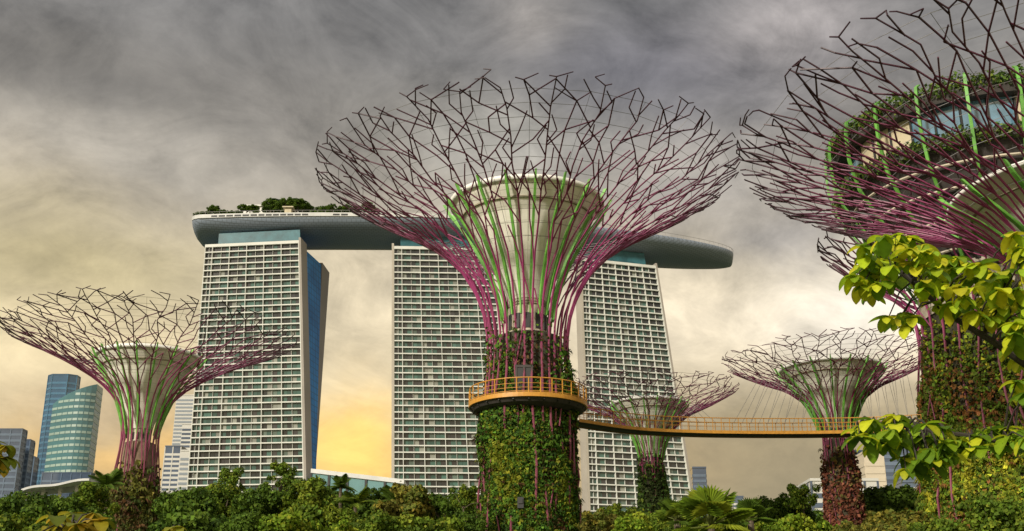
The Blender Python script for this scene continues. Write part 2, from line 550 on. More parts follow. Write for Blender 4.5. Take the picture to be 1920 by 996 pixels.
# ------------------------------------------------------------------ rooftop deck (boat shaped)
PATH = [(-154, 541), (-120, 538.5), (-84, 538), (-40, 539.5), (10, 547), (55, 561), (90, 573), (116, 582)]


def path_at(t):
    n_ = len(PATH) - 1
    x = t * n_; i = min(int(x), n_ - 1); f = x - i
    p = [np.array(PATH[max(0, min(n_, i + k))], float) for k in (-1, 0, 1, 2)]
    a = .5 * (2 * p[1] + (p[2] - p[0]) * f + (2 * p[0] - 5 * p[1] + 4 * p[2] - p[3]) * f * f + (-p[0] + 3 * p[1] - 3 * p[2] + p[3]) * f ** 3)
    return a


def deck():
    root = thing('rooftop_deck', (0, 545, 0), 'long grey boat shaped sky deck spanning the tops of the three hotel towers', 'sky deck')
    base = Vector((0, 545, 0))
    N = 72
    secs = []
    for i in range(N + 1):
        t = i / N
        p = path_at(t); q = path_at(min(1, t + .01)) - path_at(max(0, t - .01))
        nn = np.array([q[1], -q[0]]); nn /= np.linalg.norm(nn)      # towards the camera
        w = 19.5 * (1 if t < .66 else math.sqrt(max(.003, 1 - ((t - .66) / .345) ** 2.2)))
        if t < .03: w *= .86 + .14 * math.sqrt(t / .03)
        rise = 0 if t < .62 else 3.2 * ((t - .62) / .38) ** 2
        ends = 0 if t > .03 else (1 - t / .03)
        secs.append((p, nn, w, rise, ends))
    prof = [(-1.0, 206.6), (-1.02, 205.2), (-.93, 202.6), (-.74, 200.2), (-.45, 198.6), (0, 198.0), (.45, 198.6), (.74, 200.2), (.93, 202.6), (1.02, 205.2), (1.0, 206.6)]
    vs, fs = [], []
    for (p, nn, w, rise, e) in secs:
        for (u, z) in prof:
            zz = z + rise * (207 - z) / 9 + e * (206 - z) * .05
            vs.append((p[0] + nn[0] * w * u, p[1] + nn[1] * w * u - base.y, zz))
    k = len(prof)
    for i in range(N):
        for j in range(k - 1):
            fs.append((i * k + j, (i + 1) * k + j, (i + 1) * k + j + 1, i * k + j + 1))
    fs.append(tuple(range(k))); fs.append(tuple(N * k + j for j in range(k - 1, -1, -1)))
    MB().add(vs, fs).build('hull', M['hull'], root, smooth=True)
    # pale fascia with balcony slots and the top floor
    m = MB(); v2, f2 = [], []
    for (p, nn, w, rise, e) in secs[:46]:
        for (u, z) in ((-1.035, 205.1), (-1.035, 207.0), (1.035, 207.0), (1.035, 205.1)):
            v2.append((p[0] + nn[0] * (w * u), p[1] + nn[1] * (w * u) - base.y, z + rise * (207 - z) / 9))
    N2 = 45
    for i in range(N2):
        for j in range(3): f2.append((i * 4 + j, (i + 1) * 4 + j, (i + 1) * 4 + j + 1, i * 4 + j + 1))
    f2.append((0, 1, 2, 3)); f2.append((N2 * 4 + 3, N2 * 4 + 2, N2 * 4 + 1, N2 * 4))
    m.add(v2, f2); m.build('fascia', M['fascia'], root)
    for i in list(range(4, 9)) + list(range(9, 17)) + [20, 21, 23, 24]:
        p, nn, w, rise, e = secs[i]; p2 = secs[i + 1][0]; n2 = secs[i + 1][1]; w2 = secs[i + 1][2]
        a = Vector((p[0] + nn[0] * w * 1.042, p[1] + nn[1] * w * 1.042 - base.y, 205.5)); b = Vector((p2[0] + n2[0] * w2 * 1.042, p2[1] + n2[1] * w2 * 1.042 - base.y, 205.5))
        b = a.lerp(b, .8)
        m = MB()
        m.hexa([a, b, b + Vector((0, 1, 0)), a + Vector((0, 1, 0))], [q + Vector((0, 0, .8)) for q in (a, b, b + Vector((0, 1, 0)), a + Vector((0, 1, 0)))])
        m.build('slot_window', M['dark'], root)
    m = MB()
    for i in range(0, N):
        p, nn, w, rise, e = secs[i]; p2, n2, w2, r2, _ = secs[i + 1]
        a = Vector((p[0] + nn[0] * w, p[1] + nn[1] * w - base.y, 208.4)); b = Vector((p2[0] + n2[0] * w2, p2[1] + n2[1] * w2 - base.y, 208.4))
        m.tube([a, b], .09, 4, cap=False)
        m.tube([a, a - Vector((0, 0, 1.6))], .08, 4, cap=False)
    m.build('railing', M['wire'], root)
    # pavilions standing on the deck
    for (t, off, hw, hh, nm) in ((.128, 9, 7, 3.4, 'pavilion'), (.205, 17, 1.6, 1.3, 'kiosk'), (.86, 0, 9, 1.4, 'lookout_pavilion'), (.56, 3, 8, 3, 'pavilion')):
        p, nn, w, rise, e = secs[int(t * N)]
        c = Vector((p[0] + nn[0] * off, p[1] + nn[1] * off - base.y, 206.9 + hh))
        m = MB(); m.box(c, (hw, 3, hh)); m.box(c + Vector((0, 0, hh + .25)), (hw + 1, 4, .25))
        m.build(nm, M['white'] if nm != 'kiosk' else M['cream'], root)
    return secs


SECS = deck()

# ------------------------------------------------------------------ podium between the towers, far buildings
def banded(name, label, foot, h, mats, band=4.0, ratio=.5, roof=None, cat='building', group=None, vert=0):
    """block on a plan polygon: walls, one strip of glazing per floor, roof slab; roof: per-corner heights"""
    c = Vector((sum(q[0] for q in foot) / len(foot), sum(q[1] for q in foot) / len(foot), 0))
    root = thing(name, c, label, cat, group)
    pts = [Vector((q[0], q[1], 0)) - c for q in foot]
    k = len(pts)
    hs = roof or [h] * k
    m = MB()
    m.add([p for p in pts] + [p + Vector((0, 0, z)) for p, z in zip(pts, hs)], [(i, (i + 1) % k, k + (i + 1) % k, k + i) for i in range(k)] + [tuple(k + i for i in range(k))])
    m.build('wall', mats[0], root)
    m = MB()
    for i in range(k):
        a, b = pts[i], pts[(i + 1) % k]
        ha, hb = hs[i], hs[(i + 1) % k]
        ou = (b - a).cross(Vector((0, 0, 1))).normalized() * .25
        L = (b - a).length
        if L < .5: continue
        ua = (b - a) / L
        z = band
        while z < max(ha, hb) - band:
            a2, b2 = a + ua * .4, b - ua * .4
            if z + band * ratio > ha: 
                f = (z + band * ratio - ha) / max(1e-3, hb - ha); a2 = a.lerp(b, min(.98, f + .02))
            if z + band * ratio > hb:
                f = (z + band * ratio - hb) / max(1e-3, ha - hb); b2 = b.lerp(a, min(.98, f + .02))
            zq = [q + Vector((0, 0, z)) for q in (a2 - ou * .5, b2 - ou * .5, b2 + ou, a2 + ou)]
            m.hexa(zq, [q + Vector((0, 0, band * ratio)) for q in zq])
            z += band
    m.build('floor_bands', mats[1], root)
    if vert:
        m = MB()
        for i in range(k):
            a, b = pts[i], pts[(i + 1) % k]
            ou = (b - a).cross(Vector((0, 0, 1))).normalized() * .4
            nv = max(1, int((b - a).length / vert))
            for j in range(nv + 1):
                p = a.lerp(b, j / nv); hh = hs[i] + (hs[(i + 1) % k] - hs[i]) * j / nv
                dd = (b - a).normalized() * .45
                m.hexa([p - dd, p + dd, p + dd + ou, p - dd + ou], [q + Vector((0, 0, hh)) for q in (p - dd, p + dd, p + dd + ou, p - dd + ou)])
        m.build('mullions', mats[1], root)
    if not roof:
        m = MB()
        n_ = [p * 1.03 for p in pts]
        m.add([p + Vector((0, 0, h)) for p in n_] + [p + Vector((0, 0, h + 1.2)) for p in n_], [(i, (i + 1) % k, k + (i + 1) % k, k + i) for i in range(k)] + [tuple(k + i for i in range(k)), tuple(range(k - 1, -1, -1))])
        m.build('roof', mats[0], root)
    return root


def glassy(name, c, rough=.15, var=.3, scale=.03):
    return plain(name, c, rough, 0, var, scale, .6)


M['navy'] = glassy('navy_glass', (.022, .075, .14)); M['navy2'] = glassy('navy_band', (.04, .13, .22))
M['sea'] = glassy('sea_glass', (.04, .13, .15)); M['sea2'] = plain('pale_spandrel', (.24, .32, .28), .4, var=.2, scale=.02)
M['slate'] = glassy('slate_glass', (.06, .085, .13)); M['slate2'] = glassy('slate_band', (.10, .14, .20))
M['pale'] = plain('pale_tower_wall', (.50, .49, .45), .7, var=.08, scale=.05); M['pale2'] = plain('pale_tower_windows', (.20, .23, .26), .3)
M['beige'] = plain('beige_tower_wall', (.52, .45, .34), .75, var=.06, scale=.05)
M['podium'] = glassy('podium_glass', (.10, .21, .22))


def foot(px0, px1, py, Y, dep, skew=0.0):
    a, b = at(px0, py, Y), at(px1, py, Y + skew)
    return [(a.x, a.y), (b.x, b.y), (b.x, b.y + dep), (a.x, a.y + dep)]


def top(px, py, Y): return at(px, py, Y).z


f_ = foot(66, 130, 860, 1250, 40)
a, b = at(66, 860, 1250), at(130, 860, 1250)
oc = [(a.x, 1256), (a.x + 7, 1250), (b.x - 13, 1250), (b.x - 5, 1256), (b.x - 5, 1266), (a.x, 1266)]
banded('office_tower', 'tall dark blue glass tower with chamfered corners at the far left', oc, top(100, 703, 1250), (M['navy'], M['navy2']), 6, .4, vert=11)
Y = 1100
cur = []
for i in range(9):
    t = i / 8; q = at(86 + 80 * t, 860, Y + 22 - 22 * math.sin(t * PI * .62 + .35)); cur.append((q.x, q.y))
q = at(178, 860, Y + 30); cur.append((q.x, q.y)); cur.append((cur[0][0] + 4, Y + 50))
hs = [top(86 + 80 * i / 8, 752 - 34 * (i / 8) ** .75, Y) for i in range(9)] + [top(178, 716, Y), top(90, 752, Y)]
banded('office_tower', 'curved green glass tower with sloping roof, beside the dark blue one', cur, 0, (M['sea'], M['sea2']), 6.2, .38, roof=hs)
for (x0, x1, yt, Yd, lab) in ((-30, 33, 806, 950, 'broad dark slate office block cut by the left edge of the photo'), (36, 51, 826, 980, 'narrow dark slate block stepping down beside the broad one'), (53, 63, 858, 1000, 'lowest slate block just left of the dark blue tower'),
                              (82, 172, 888, 1040, 'low dark base block under the curved green glass tower')):
    banded('office_block', lab, foot(x0, x1, 870, Yd, 10), top((x0 + x1) / 2, yt, Yd), (M['slate'], M['slate2']), 5, .4, vert=8, group='distant office blocks')
for (x0, x1, yt, Yd, mats, lab) in ((316, 353, 742, 1300, ('pale', 'pale2'), 'pale banded tower rising between the left supertree and the left hotel tower'),
                                    (304, 334, 838, 1050, ('slate', 'pale'), 'blue grey striped block hugging the left supertree trunk'),
                                    (332, 366, 796, 1150, ('pale', 'slate'), 'white stepped block next to the left hotel tower'),
                                    (334, 360, 846, 1000, ('pale', 'pale2'), 'low pale block with a white roof beside the left hotel tower foot'),
                                    (1299, 1325, 878, 900, ('slate', 'slate2'), 'slim blue grey block right of the right hotel tower'),
                                    (1372, 1392, 932, 1200, ('slate', 'pale'), 'small far grey block beyond the fan palms'),
                                    (1390, 1414, 939, 1200, ('pale', 'slate'), 'lowest far pale block beyond the fan palms'),
                                    (1602, 1622, 848, 700, ('navy', 'navy2'), 'narrow blue block right behind the small red supertree trunk'),
                                    (1624, 1662, 850, 640, ('beige', 'beige'), 'plain beige slab tower right of the red supertree trunk'),
                                    (1660, 1730, 838, 690, ('slate', 'slate2'), 'slate blue block behind the lower leafy branch'),
                                    (1690, 1745, 905, 560, ('slate2', 'pale'), 'grey block with pale bands beside the big planted trunk'),
                                    (1520, 1645, 902, 520, ('pale', 'slate'), 'long low white gridded block behind the red supertree trunk')):
    banded('city_building', lab, foot(x0, x1, 900, Yd, 30), top((x0 + x1) / 2, yt, Yd), (M[mats[0]], M[mats[1]]), 4.2, .5, vert=5 if x0 in (1520, 304) else 0)
# white canopy roof far left, podium between towers 1 and 2
def shell_roof():
    a = at(40, 915, 620); b = at(165, 915, 620)
    root = thing('canopy_roof', (a.x, 620, 0), 'low white curved roof in front of the dark office blocks, far left', 'roof')
    m = MB(); vs, fs = [], []
    K = 12
    for i in range(K + 1):
        t = i / K; x = (b.x - a.x) * t
        zt = at(40 + 125 * t, 917 - 20 * t ** .8, 620).z + 1.5 * math.sin(t * PI * 3) * .3
        vs += [(x, 0, zt - 1.2), (x, 0, zt), (x, 25, zt + 2), (x, 25, zt - 1.2)]
    for i in range(K):
        for j in range(3): fs.append((i * 4 + j, (i + 1) * 4 + j, (i + 1) * 4 + j + 1, i * 4 + j + 1))
    fs += [(0, 1, 2, 3), (K * 4 + 3, K * 4 + 2, K * 4 + 1, K * 4)]
    m.add(vs, fs); m.build('roof_shell', M['fascia'], root)
    m = MB()
    for i in range(0, K + 1, 3):
        zt = at(40 + 125 * i / K, 917 - 20 * (i / K) ** .8, 620).z / 2 - .6
        m = MB(); m.box(((b.x - a.x) * i / K, 8, zt), (.8, .8, zt)); m.build('column', M['pale'], root)


shell_roof()
def podium():
    a, b = at(588, 881, 500), at(742, 899, 488)
    root = thing('podium', (a.x, 500, 0), 'teal glass podium roofline sloping down between the left and middle hotel towers', 'podium')
    o = Vector((a.x, 500, 0))
    a -= o; b -= o; b2 = b + (b - a) * .1; a2 = a - (b - a) * .03
    def q(p, z, y=0): return Vector((p.x, p.y + y, z))
    MB().hexa([q(a2, 0), q(b2, 0), q(b2, 0, 20), q(a2, 0, 20)], [q(a2, a2.z - 1.5), q(b2, b2.z - 1.5), q(b2, b2.z - 1.5, 20), q(a2, a2.z - 1.5, 20)]).build('glazing', M['podium'], root)
    MB().hexa([q(a2, a2.z - 1.5, -.8), q(b2, b2.z - 1.5, -.8), q(b2, b2.z - 1.5, 21), q(a2, a2.z - 1.5, 21)], [q(a2, a2.z + .3, -.8), q(b2, b2.z + .3, -.8), q(b2, b2.z + .3, 21), q(a2, a2.z + .3, 21)]).build('roof_edge', M['fascia'], root)
    m = MB()
    for i in range(6):
        p = a2.lerp(b2, i / 5)
        m.hexa([q(p, 0, -.6) - Vector((.5, 0, 0)), q(p, 0, -.6) + Vector((.5, 0, 0)), q(p, 0, 0) + Vector((.5, 0, 0)), q(p, 0, 0) - Vector((.5, 0, 0))],
               [q(p, p.z - 1.6, -.6) - Vector((.5, 0, 0)), q(p, p.z - 1.6, -.6) + Vector((.5, 0, 0)), q(p, p.z - 1.6, 0) + Vector((.5, 0, 0)), q(p, p.z - 1.6, 0) - Vector((.5, 0, 0))])
    m.build('mullions', M['dark'], root)


podium()

# ------------------------------------------------------------------ supertrees
PROF_MID = [(0, 5.3), (6, 4.6), (12, 4.02), (18, 3.92), (22, 3.72), (25, 3.32), (28.4, 3.4), (31.2, 4.1), (34.0, 5.7), (36.4, 8.3), (38.5, 11.6), (40.5, 15.3), (42.5, 18.6)]
PROF_LEFT = [(0, 3.9), (6, 3.6), (12, 3.25), (18, 2.95), (24, 2.6), (29.9, 2.25), (32.5, 2.7), (34.5, 3.8), (36.4, 5.9), (38.3, 8.9), (40, 12.1), (41.5, 15.4), (43, 19.0)]
PROF_SMALL = [(0, 2.5), (6, 2.2), (12, 1.9), (18, 1.62), (21.5, 1.38), (23.5, 1.3), (25.1, 1.95), (26.6, 3.4), (27.8, 5.2), (28.8, 7.7), (30.3, 10.6)]
PROF_NEAR = [(z * .897, r * 1.31) for z, r in PROF_MID]
PROF_REST = [(0, 11.4), (8, 10.5), (16, 9.55), (24, 8.7), (31, 8.0), (34, 8.4), (36.2, 10.4), (37.9, 13), (39.6, 15.0), (41.0, 16.6)]


class Prof:
    """meridian of a supertree: height and radius along the arc length"""
    def __init__(s, pr):
        PZ = np.array([q[0] for q in pr], float); PR = np.array([q[1] for q in pr], float)
        sg = np.concatenate([[0], np.cumsum(np.hypot(np.diff(PZ), np.diff(PR)))])
        s.s = np.linspace(0, sg[-1], 400)
        k = np.ones(25) / 25
        sm = lambda q: np.convolve(np.pad(np.interp(s.s, sg, q), 12, 'reflect', reflect_type='odd'), k, 'valid')
        s.z, s.r = sm(PZ), sm(PR)
        s.tot = s.s[-1]
        up = s.z > 12
        s.neck = float(s.s[up][np.argmin(s.r[up])]); s.zn = float(np.interp(s.neck, s.s, s.z)); s.rn = float(s.r[up].min())
    def rad(s, z): return np.interp(z, s.z, s.r)
    def arc(s, z): return float(np.interp(z, s.z, s.s))


def rods(root, pf, rad, seed, n0=24, dens=.74, wires=True, tone_k=.93, trunk_lift=(-.5, -.3, -.1, .06, .22)):
    """the steel rods: n0 stems that climb the trunk, fork and then meet in an open irregular lattice; one mesh per stem"""
    g = np.random.default_rng(seed)
    s_end = pf.tot; rs = pf.r[-1]
    def P(th, s, lift=0.0):
        r = np.interp(s, pf.s, pf.r) + lift; z = np.interp(s, pf.s, pf.z)
        return Vector((r * math.sin(th), -r * math.cos(th), z + max(0, s - s_end) * .45))
    def tone(s): return max(0, min(1, (s - pf.neck + 3) / (s_end - pf.neck + 3))) * tone_k + .03  # drives the painted backlight: rods darken towards the rim
    mbs = [MB() for _ in range(n0)]
    step = 2 * PI / n0
    def seg(k, a, b, r0, r1, l0=0, l1=0):
        (ta, sa), (tb, sb) = a, b
        nseg = 1 if abs(sb - sa) < 3.0 else int(abs(sb - sa) / 2.0) + 1
        pts = [P(ta + (tb - ta) * i / nseg, sa + (sb - sa) * i / nseg, l0 + (l1 - l0) * i / nseg) for i in range(nseg + 1)]
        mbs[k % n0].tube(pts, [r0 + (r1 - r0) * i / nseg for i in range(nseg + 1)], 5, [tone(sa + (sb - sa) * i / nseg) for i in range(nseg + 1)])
    s_neck = pf.neck
    s1 = s_neck + (s_end - s_neck) * .34           # where the lattice starts
    s_f = s_neck + (s_end - s_neck) * .20
    sc_ = rs / 18.5
    fork = []
    ths = [step * (k + .5) + g.normal(0, .10) * step for k in range(n0)]
    for k in range(n0):
        sf = s_f + (s1 - s_f) * g.uniform(-.9, .75)
        s = 0.0; cur = ths[k] + g.normal(0, .2) * step; li = g.choice(trunk_lift)
        while s < s_neck:      # the climb up the trunk wanders a little, half buried in the planting
            s2 = min(s_neck, s + g.uniform(3.0, 6.0)); last = s2 >= s_neck
            nx = ths[k] + g.normal(0, .22) * step * (not last); l2 = 0 if last or s2 > s_neck - 4.5 * sc_ else g.choice(trunk_lift)
            seg(k, (cur, s), (nx, s2), rad * 1.25, rad * 1.3, li, l2); cur, s, li = nx, s2, l2
        seg(k, (ths[k], s_neck), (ths[k], sf), rad * 1.35, rad * 1.2)
        fork.append(sf)
        if g.random() < .6:      # leaning brace to the neighbour
            sa = s_neck + g.uniform(-3, 3.0) * sc_; seg(k, (ths[k], sa), (ths[k] + step * g.choice([-1, 1]), sa + g.uniform(2.2, 4.5) * sc_), rad * .8, rad * .8)
        for _ in range(2):
            if g.random() < .4:
                sa = g.uniform(4, max(5, s_neck - 5)); seg(k, (ths[k], sa), (ths[k] + step * g.choice([-1, 1]) * .8, sa + g.uniform(2.5, 4.5)), rad * .75, rad * .75, 0, 0)
    # the open lattice: every stem runs on to the rim as a slightly kinked line, with forked twigs between the stems
    LL = s_end - s1
    KN = np.linspace(0, 1, 7)
    tk = [[ths[k]] + [step * (k + .5) + g.normal(0, .055) * step * (1 if i < 5 else 1.9) for i in range(1, 7)] for k in range(n0)]
    ends = [1 + g.normal(-.02, .035) for _ in range(n0)]
    def main(k, u):
        return float(np.interp(u, KN, tk[k % n0])) + (2 * PI if k >= n0 else (-2 * PI if k < 0 else 0))
    S_ = lambda u: s1 + LL * u
    unit_u = 2.0 * sc_ / LL
    def tick(k, th, u, r):
        for q in range(g.choice([1, 2, 2])):
            sg = g.choice([-1, 1]) if q == 0 else -sg
            e = (th + sg * step * g.uniform(.12, .34), u + g.uniform(.01, .075))
            seg(k, (th, S_(u)), (e[0], S_(e[1])), r, r * .85)
            if g.random() < .3: seg(k, (e[0], S_(e[1])), (e[0] + g.choice([-1, 1]) * step * g.uniform(.12, .3), S_(e[1] + g.uniform(-.02, .05))), r * .85, r * .75)
    for k in range(n0):
        seg(k, (ths[k], fork[k]), (ths[k], s1), rad * 1.2, rad * 1.1) if fork[k] < s1 else None
        us = [0] + [q for q in KN[1:-1]] + [ends[k]]
        if fork[k] > s1: us[0] = 0
        for i in range(len(us) - 1):
            r0 = rad * (1.12 - .07 * i)
            seg(k, (main(k, us[i]), S_(us[i])), (main(k, us[i + 1]), S_(us[i + 1])), r0, r0 - rad * .05)
        tick(k, main(k, ends[k]), ends[k], rad * .75)
    tr = rad * .86
    for k in range(n0):
        # secondary stem in the sector k .. k+1, forked off one neighbour
        side = g.choice([0, 1]); u = -.30 + g.uniform(0, .3)
        u1 = u + g.uniform(.16, .30)
        a_ = (main(k + side, max(0, u)), S_(u)); prev = (main(k, max(0, u1)) + step * g.uniform(.42, .58), S_(u1))
        seg(k, a_, prev, rad * .95, tr); up = u1; j = 0
        while True:
            un = up + unit_u * g.uniform(.65, 1.35)
            if un > 1.0 + g.normal(0, .02): break
            nx = (main(k, un) + step * (.5 + g.normal(0, .12)), S_(un))
            link_ = g.random() < .80
            if link_: seg(k, prev, nx, tr, tr)
            sd_ = (j + side) % 2 if g.random() < .8 else g.choice([0, 1])
            if not link_ or g.random() < .85:
                ub = un - unit_u * g.uniform(.5, 1.15)
                if ub > -.05: seg(k, (main(k + sd_, max(0, ub)), S_(max(0, ub))), nx, tr, tr * .95)
            if g.random() < .72:
                ub = un + unit_u * g.uniform(.45, 1.0)
                if ub < 1: seg(k, nx, (main(k + 1 - sd_, ub), S_(ub)), tr, tr * .95)
            prev, up = nx, un; j += 1
        tick(k, prev[0], up, tr * .9)
        # outer quarter-twigs that part from a stem and end free or join the secondary stem
        for sd_ in (0, 1):
            u = g.uniform(.15, .4)
            while u < .93:
                m0 = (main(k + sd_, u), S_(u)); sg = 1 if sd_ == 0 else -1
                u2 = u + unit_u * g.uniform(.4, .8); m1 = (main(k + sd_, min(1, u2)) + sg * step * g.uniform(.2, .3), S_(u2))
                u3 = u2 + unit_u * g.uniform(.4, .95); m2 = (main(k + sd_, min(1, u3)) + sg * step * g.choice([.05, .22, .46]), S_(min(1.04, u3)))
                seg(k, m0, m1, tr * .95, tr * .9)
                if g.random() < .8: seg(k, m1, m2, tr * .9, tr * .85)
                u = u3 + unit_u * g.uniform(0, .55)
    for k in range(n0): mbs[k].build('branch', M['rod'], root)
    if not wires: return
    w = MB()      # thin wire hoops hung inside the rods
    for u in np.linspace(.08, .95, 12):
        for i in range(24): w.tube([P(2 * PI * i / 24, s1 + LL * u, -.25), P(2 * PI * (i + 1) / 24, s1 + LL * u, -.25)], .012 + .008 * sc_, 3, cap=False)
    for i in range(24): w.tube([P(2 * PI * i / 24, s1 + LL * q, -.27) for q in (.05, .35, .65, .95)], .010 + .007 * sc_, 3, cap=False)
    w.build('wire_net', M['wire'], root)


def plant_skin(root, prof, z0, z1, n, size, pal, seed, fade=0.0, thick=.45, th0=0.0, th1=2 * PI, cover=-.62):
    """thousands of small leaves clothing the trunk in patches of different planting"""
    g = np.random.default_rng(seed)
    z = z0 + (z1 - z0) * (g.random(n) if not fade else np.minimum(g.random(n), g.random(n) * .0 + g.random(n) ** (1 - .35 * fade)))
    th = th0 + (th1 - th0) * g.random(n)
    r = prof(z)
    U = np.stack([np.sin(th), -np.cos(th), 0 * th], 1)
    P0 = U * r[:, None]; P0[:, 2] = z
    f1, f2, f3 = field(7, seed + 1), field(7, seed + 2), field(6, seed + 3)
    A_, B_ = f1(P0 * (1, 1, .55), .55), f2(P0 * (1, 1, .4), 1.2)
    bulge = np.clip(.5 + .35 * f3(P0 * (1, 1, .6), 1.0), 0, 1.3)
    keep = (A_ * .35 + B_ * .5 + g.normal(0, .45, n)) > cover
    if fade: keep &= g.random(n) > fade * np.clip((z - (z0 + (z1 - z0) * .6)) / ((z1 - z0) * .4), 0, 1) * (.6 + .5 * np.sign(B_))
    P0, U, A_, B_, bulge = P0[keep], U[keep], A_[keep], B_[keep], bulge[keep]
    m = len(P0)
    P = P0 + U * (bulge * thick * g.random(m) ** .5)[:, None]
    nn = unit(U + g.normal(0, .95, (m, 3)) + np.array([0, 0, .35]))
    pal = np.array(pal)
    idx = np.clip(((A_ * .55 + B_ * .6 + g.normal(0, .6, m)) * .42 + .46) * len(pal), 0, len(pal) - 1).astype(int)
    C = pal[idx] * np.exp(g.normal(0, .34, (m, 1))) * g.uniform(.9, 1.1, (m, 3))
    big = (B_ > .55)
    sz = size * g.uniform(.6, 1.35, m) * np.where(big, 1.35, 1)
    V = leaf_quads(P, nn, sz, .42, .5, g)
    nt_ = max(40, m // 90)          # tufts of long strap leaves and ferns that hang out of the skin
    pick = g.integers(0, m, nt_); Ln = size * g.uniform(1.6, 3.2, nt_); lv = 11
    tc_ = pal[g.integers(0, len(pal), nt_)] * g.uniform(.7, 1.5, (nt_, 1))
    ci = np.repeat(pick, lv); Lr = np.repeat(Ln, lv)[:, None] * g.uniform(.7, 1.1, (nt_ * lv, 1))
    Uo = U[ci]; tan = np.stack([-Uo[:, 1], Uo[:, 0], 0 * Uo[:, 0]], 1)
    fan = g.uniform(-1.2, 1.2, (nt_ * lv, 1))
    d1 = unit(Uo * .8 + tan * np.sin(fan) + np.array([0, 0, .5]) * np.cos(fan)); d2 = unit(d1 + np.array([0, 0, -1.5]))
    b0 = P[ci]; b1_ = b0 + d1 * Lr * .5; b2_ = b1_ + d2 * Lr * .5
    wv = unit(np.cross(d1, np.array([0, 0, 1.0]))) * Lr * .07
    V2 = np.stack([b0, b1_ - wv, b2_, b1_ + wv], 1)
    C2 = np.repeat(tc_, lv, 0) * g.uniform(.8, 1.25, (nt_ * lv, 1))
    return quads('foliage', np.concatenate([V, V2]), np.concatenate([C, C2]), M['leaf'], root)


PAL_GREEN = [(.085, .045, .018), (.032, .066, .013), (.050, .116, .015), (.07, .152, .017), (.10, .18, .018), (.20, .22, .02)]
PAL_DARKG = [(0.046, 0.064, 0.018), (0.055, 0.100, 0.022), (0.082, 0.155, 0.027), (0.109, 0.182, 0.033), (0.182, 0.237, 0.036)]
PAL_RED = [(0.167, 0.058, 0.035), (0.214, 0.078, 0.044), (0.137, 0.078, 0.035), (0.117, 0.108, 0.028), (0.195, 0.147, 0.035), (0.098, 0.117, 0.024)]
PAL_BROWN = [(0.097, 0.056, 0.029), (0.138, 0.073, 0.032), (0.082, 0.082, 0.024), (0.073, 0.106, 0.023), (0.145, 0.145, 0.029)]
PAL_REST = [(.24, .11, .035), (.12, .14, .022), (.10, .16, .02), (.14, .23, .022), (.23, .29, .024), (.36, .34, .03)]
PAL_YEL = [(.12, .055, .022), (.045, .070, .014), (.060, .115, .016), (.09, .155, .018), (.15, .20, .02), (.28, .27, .025)]


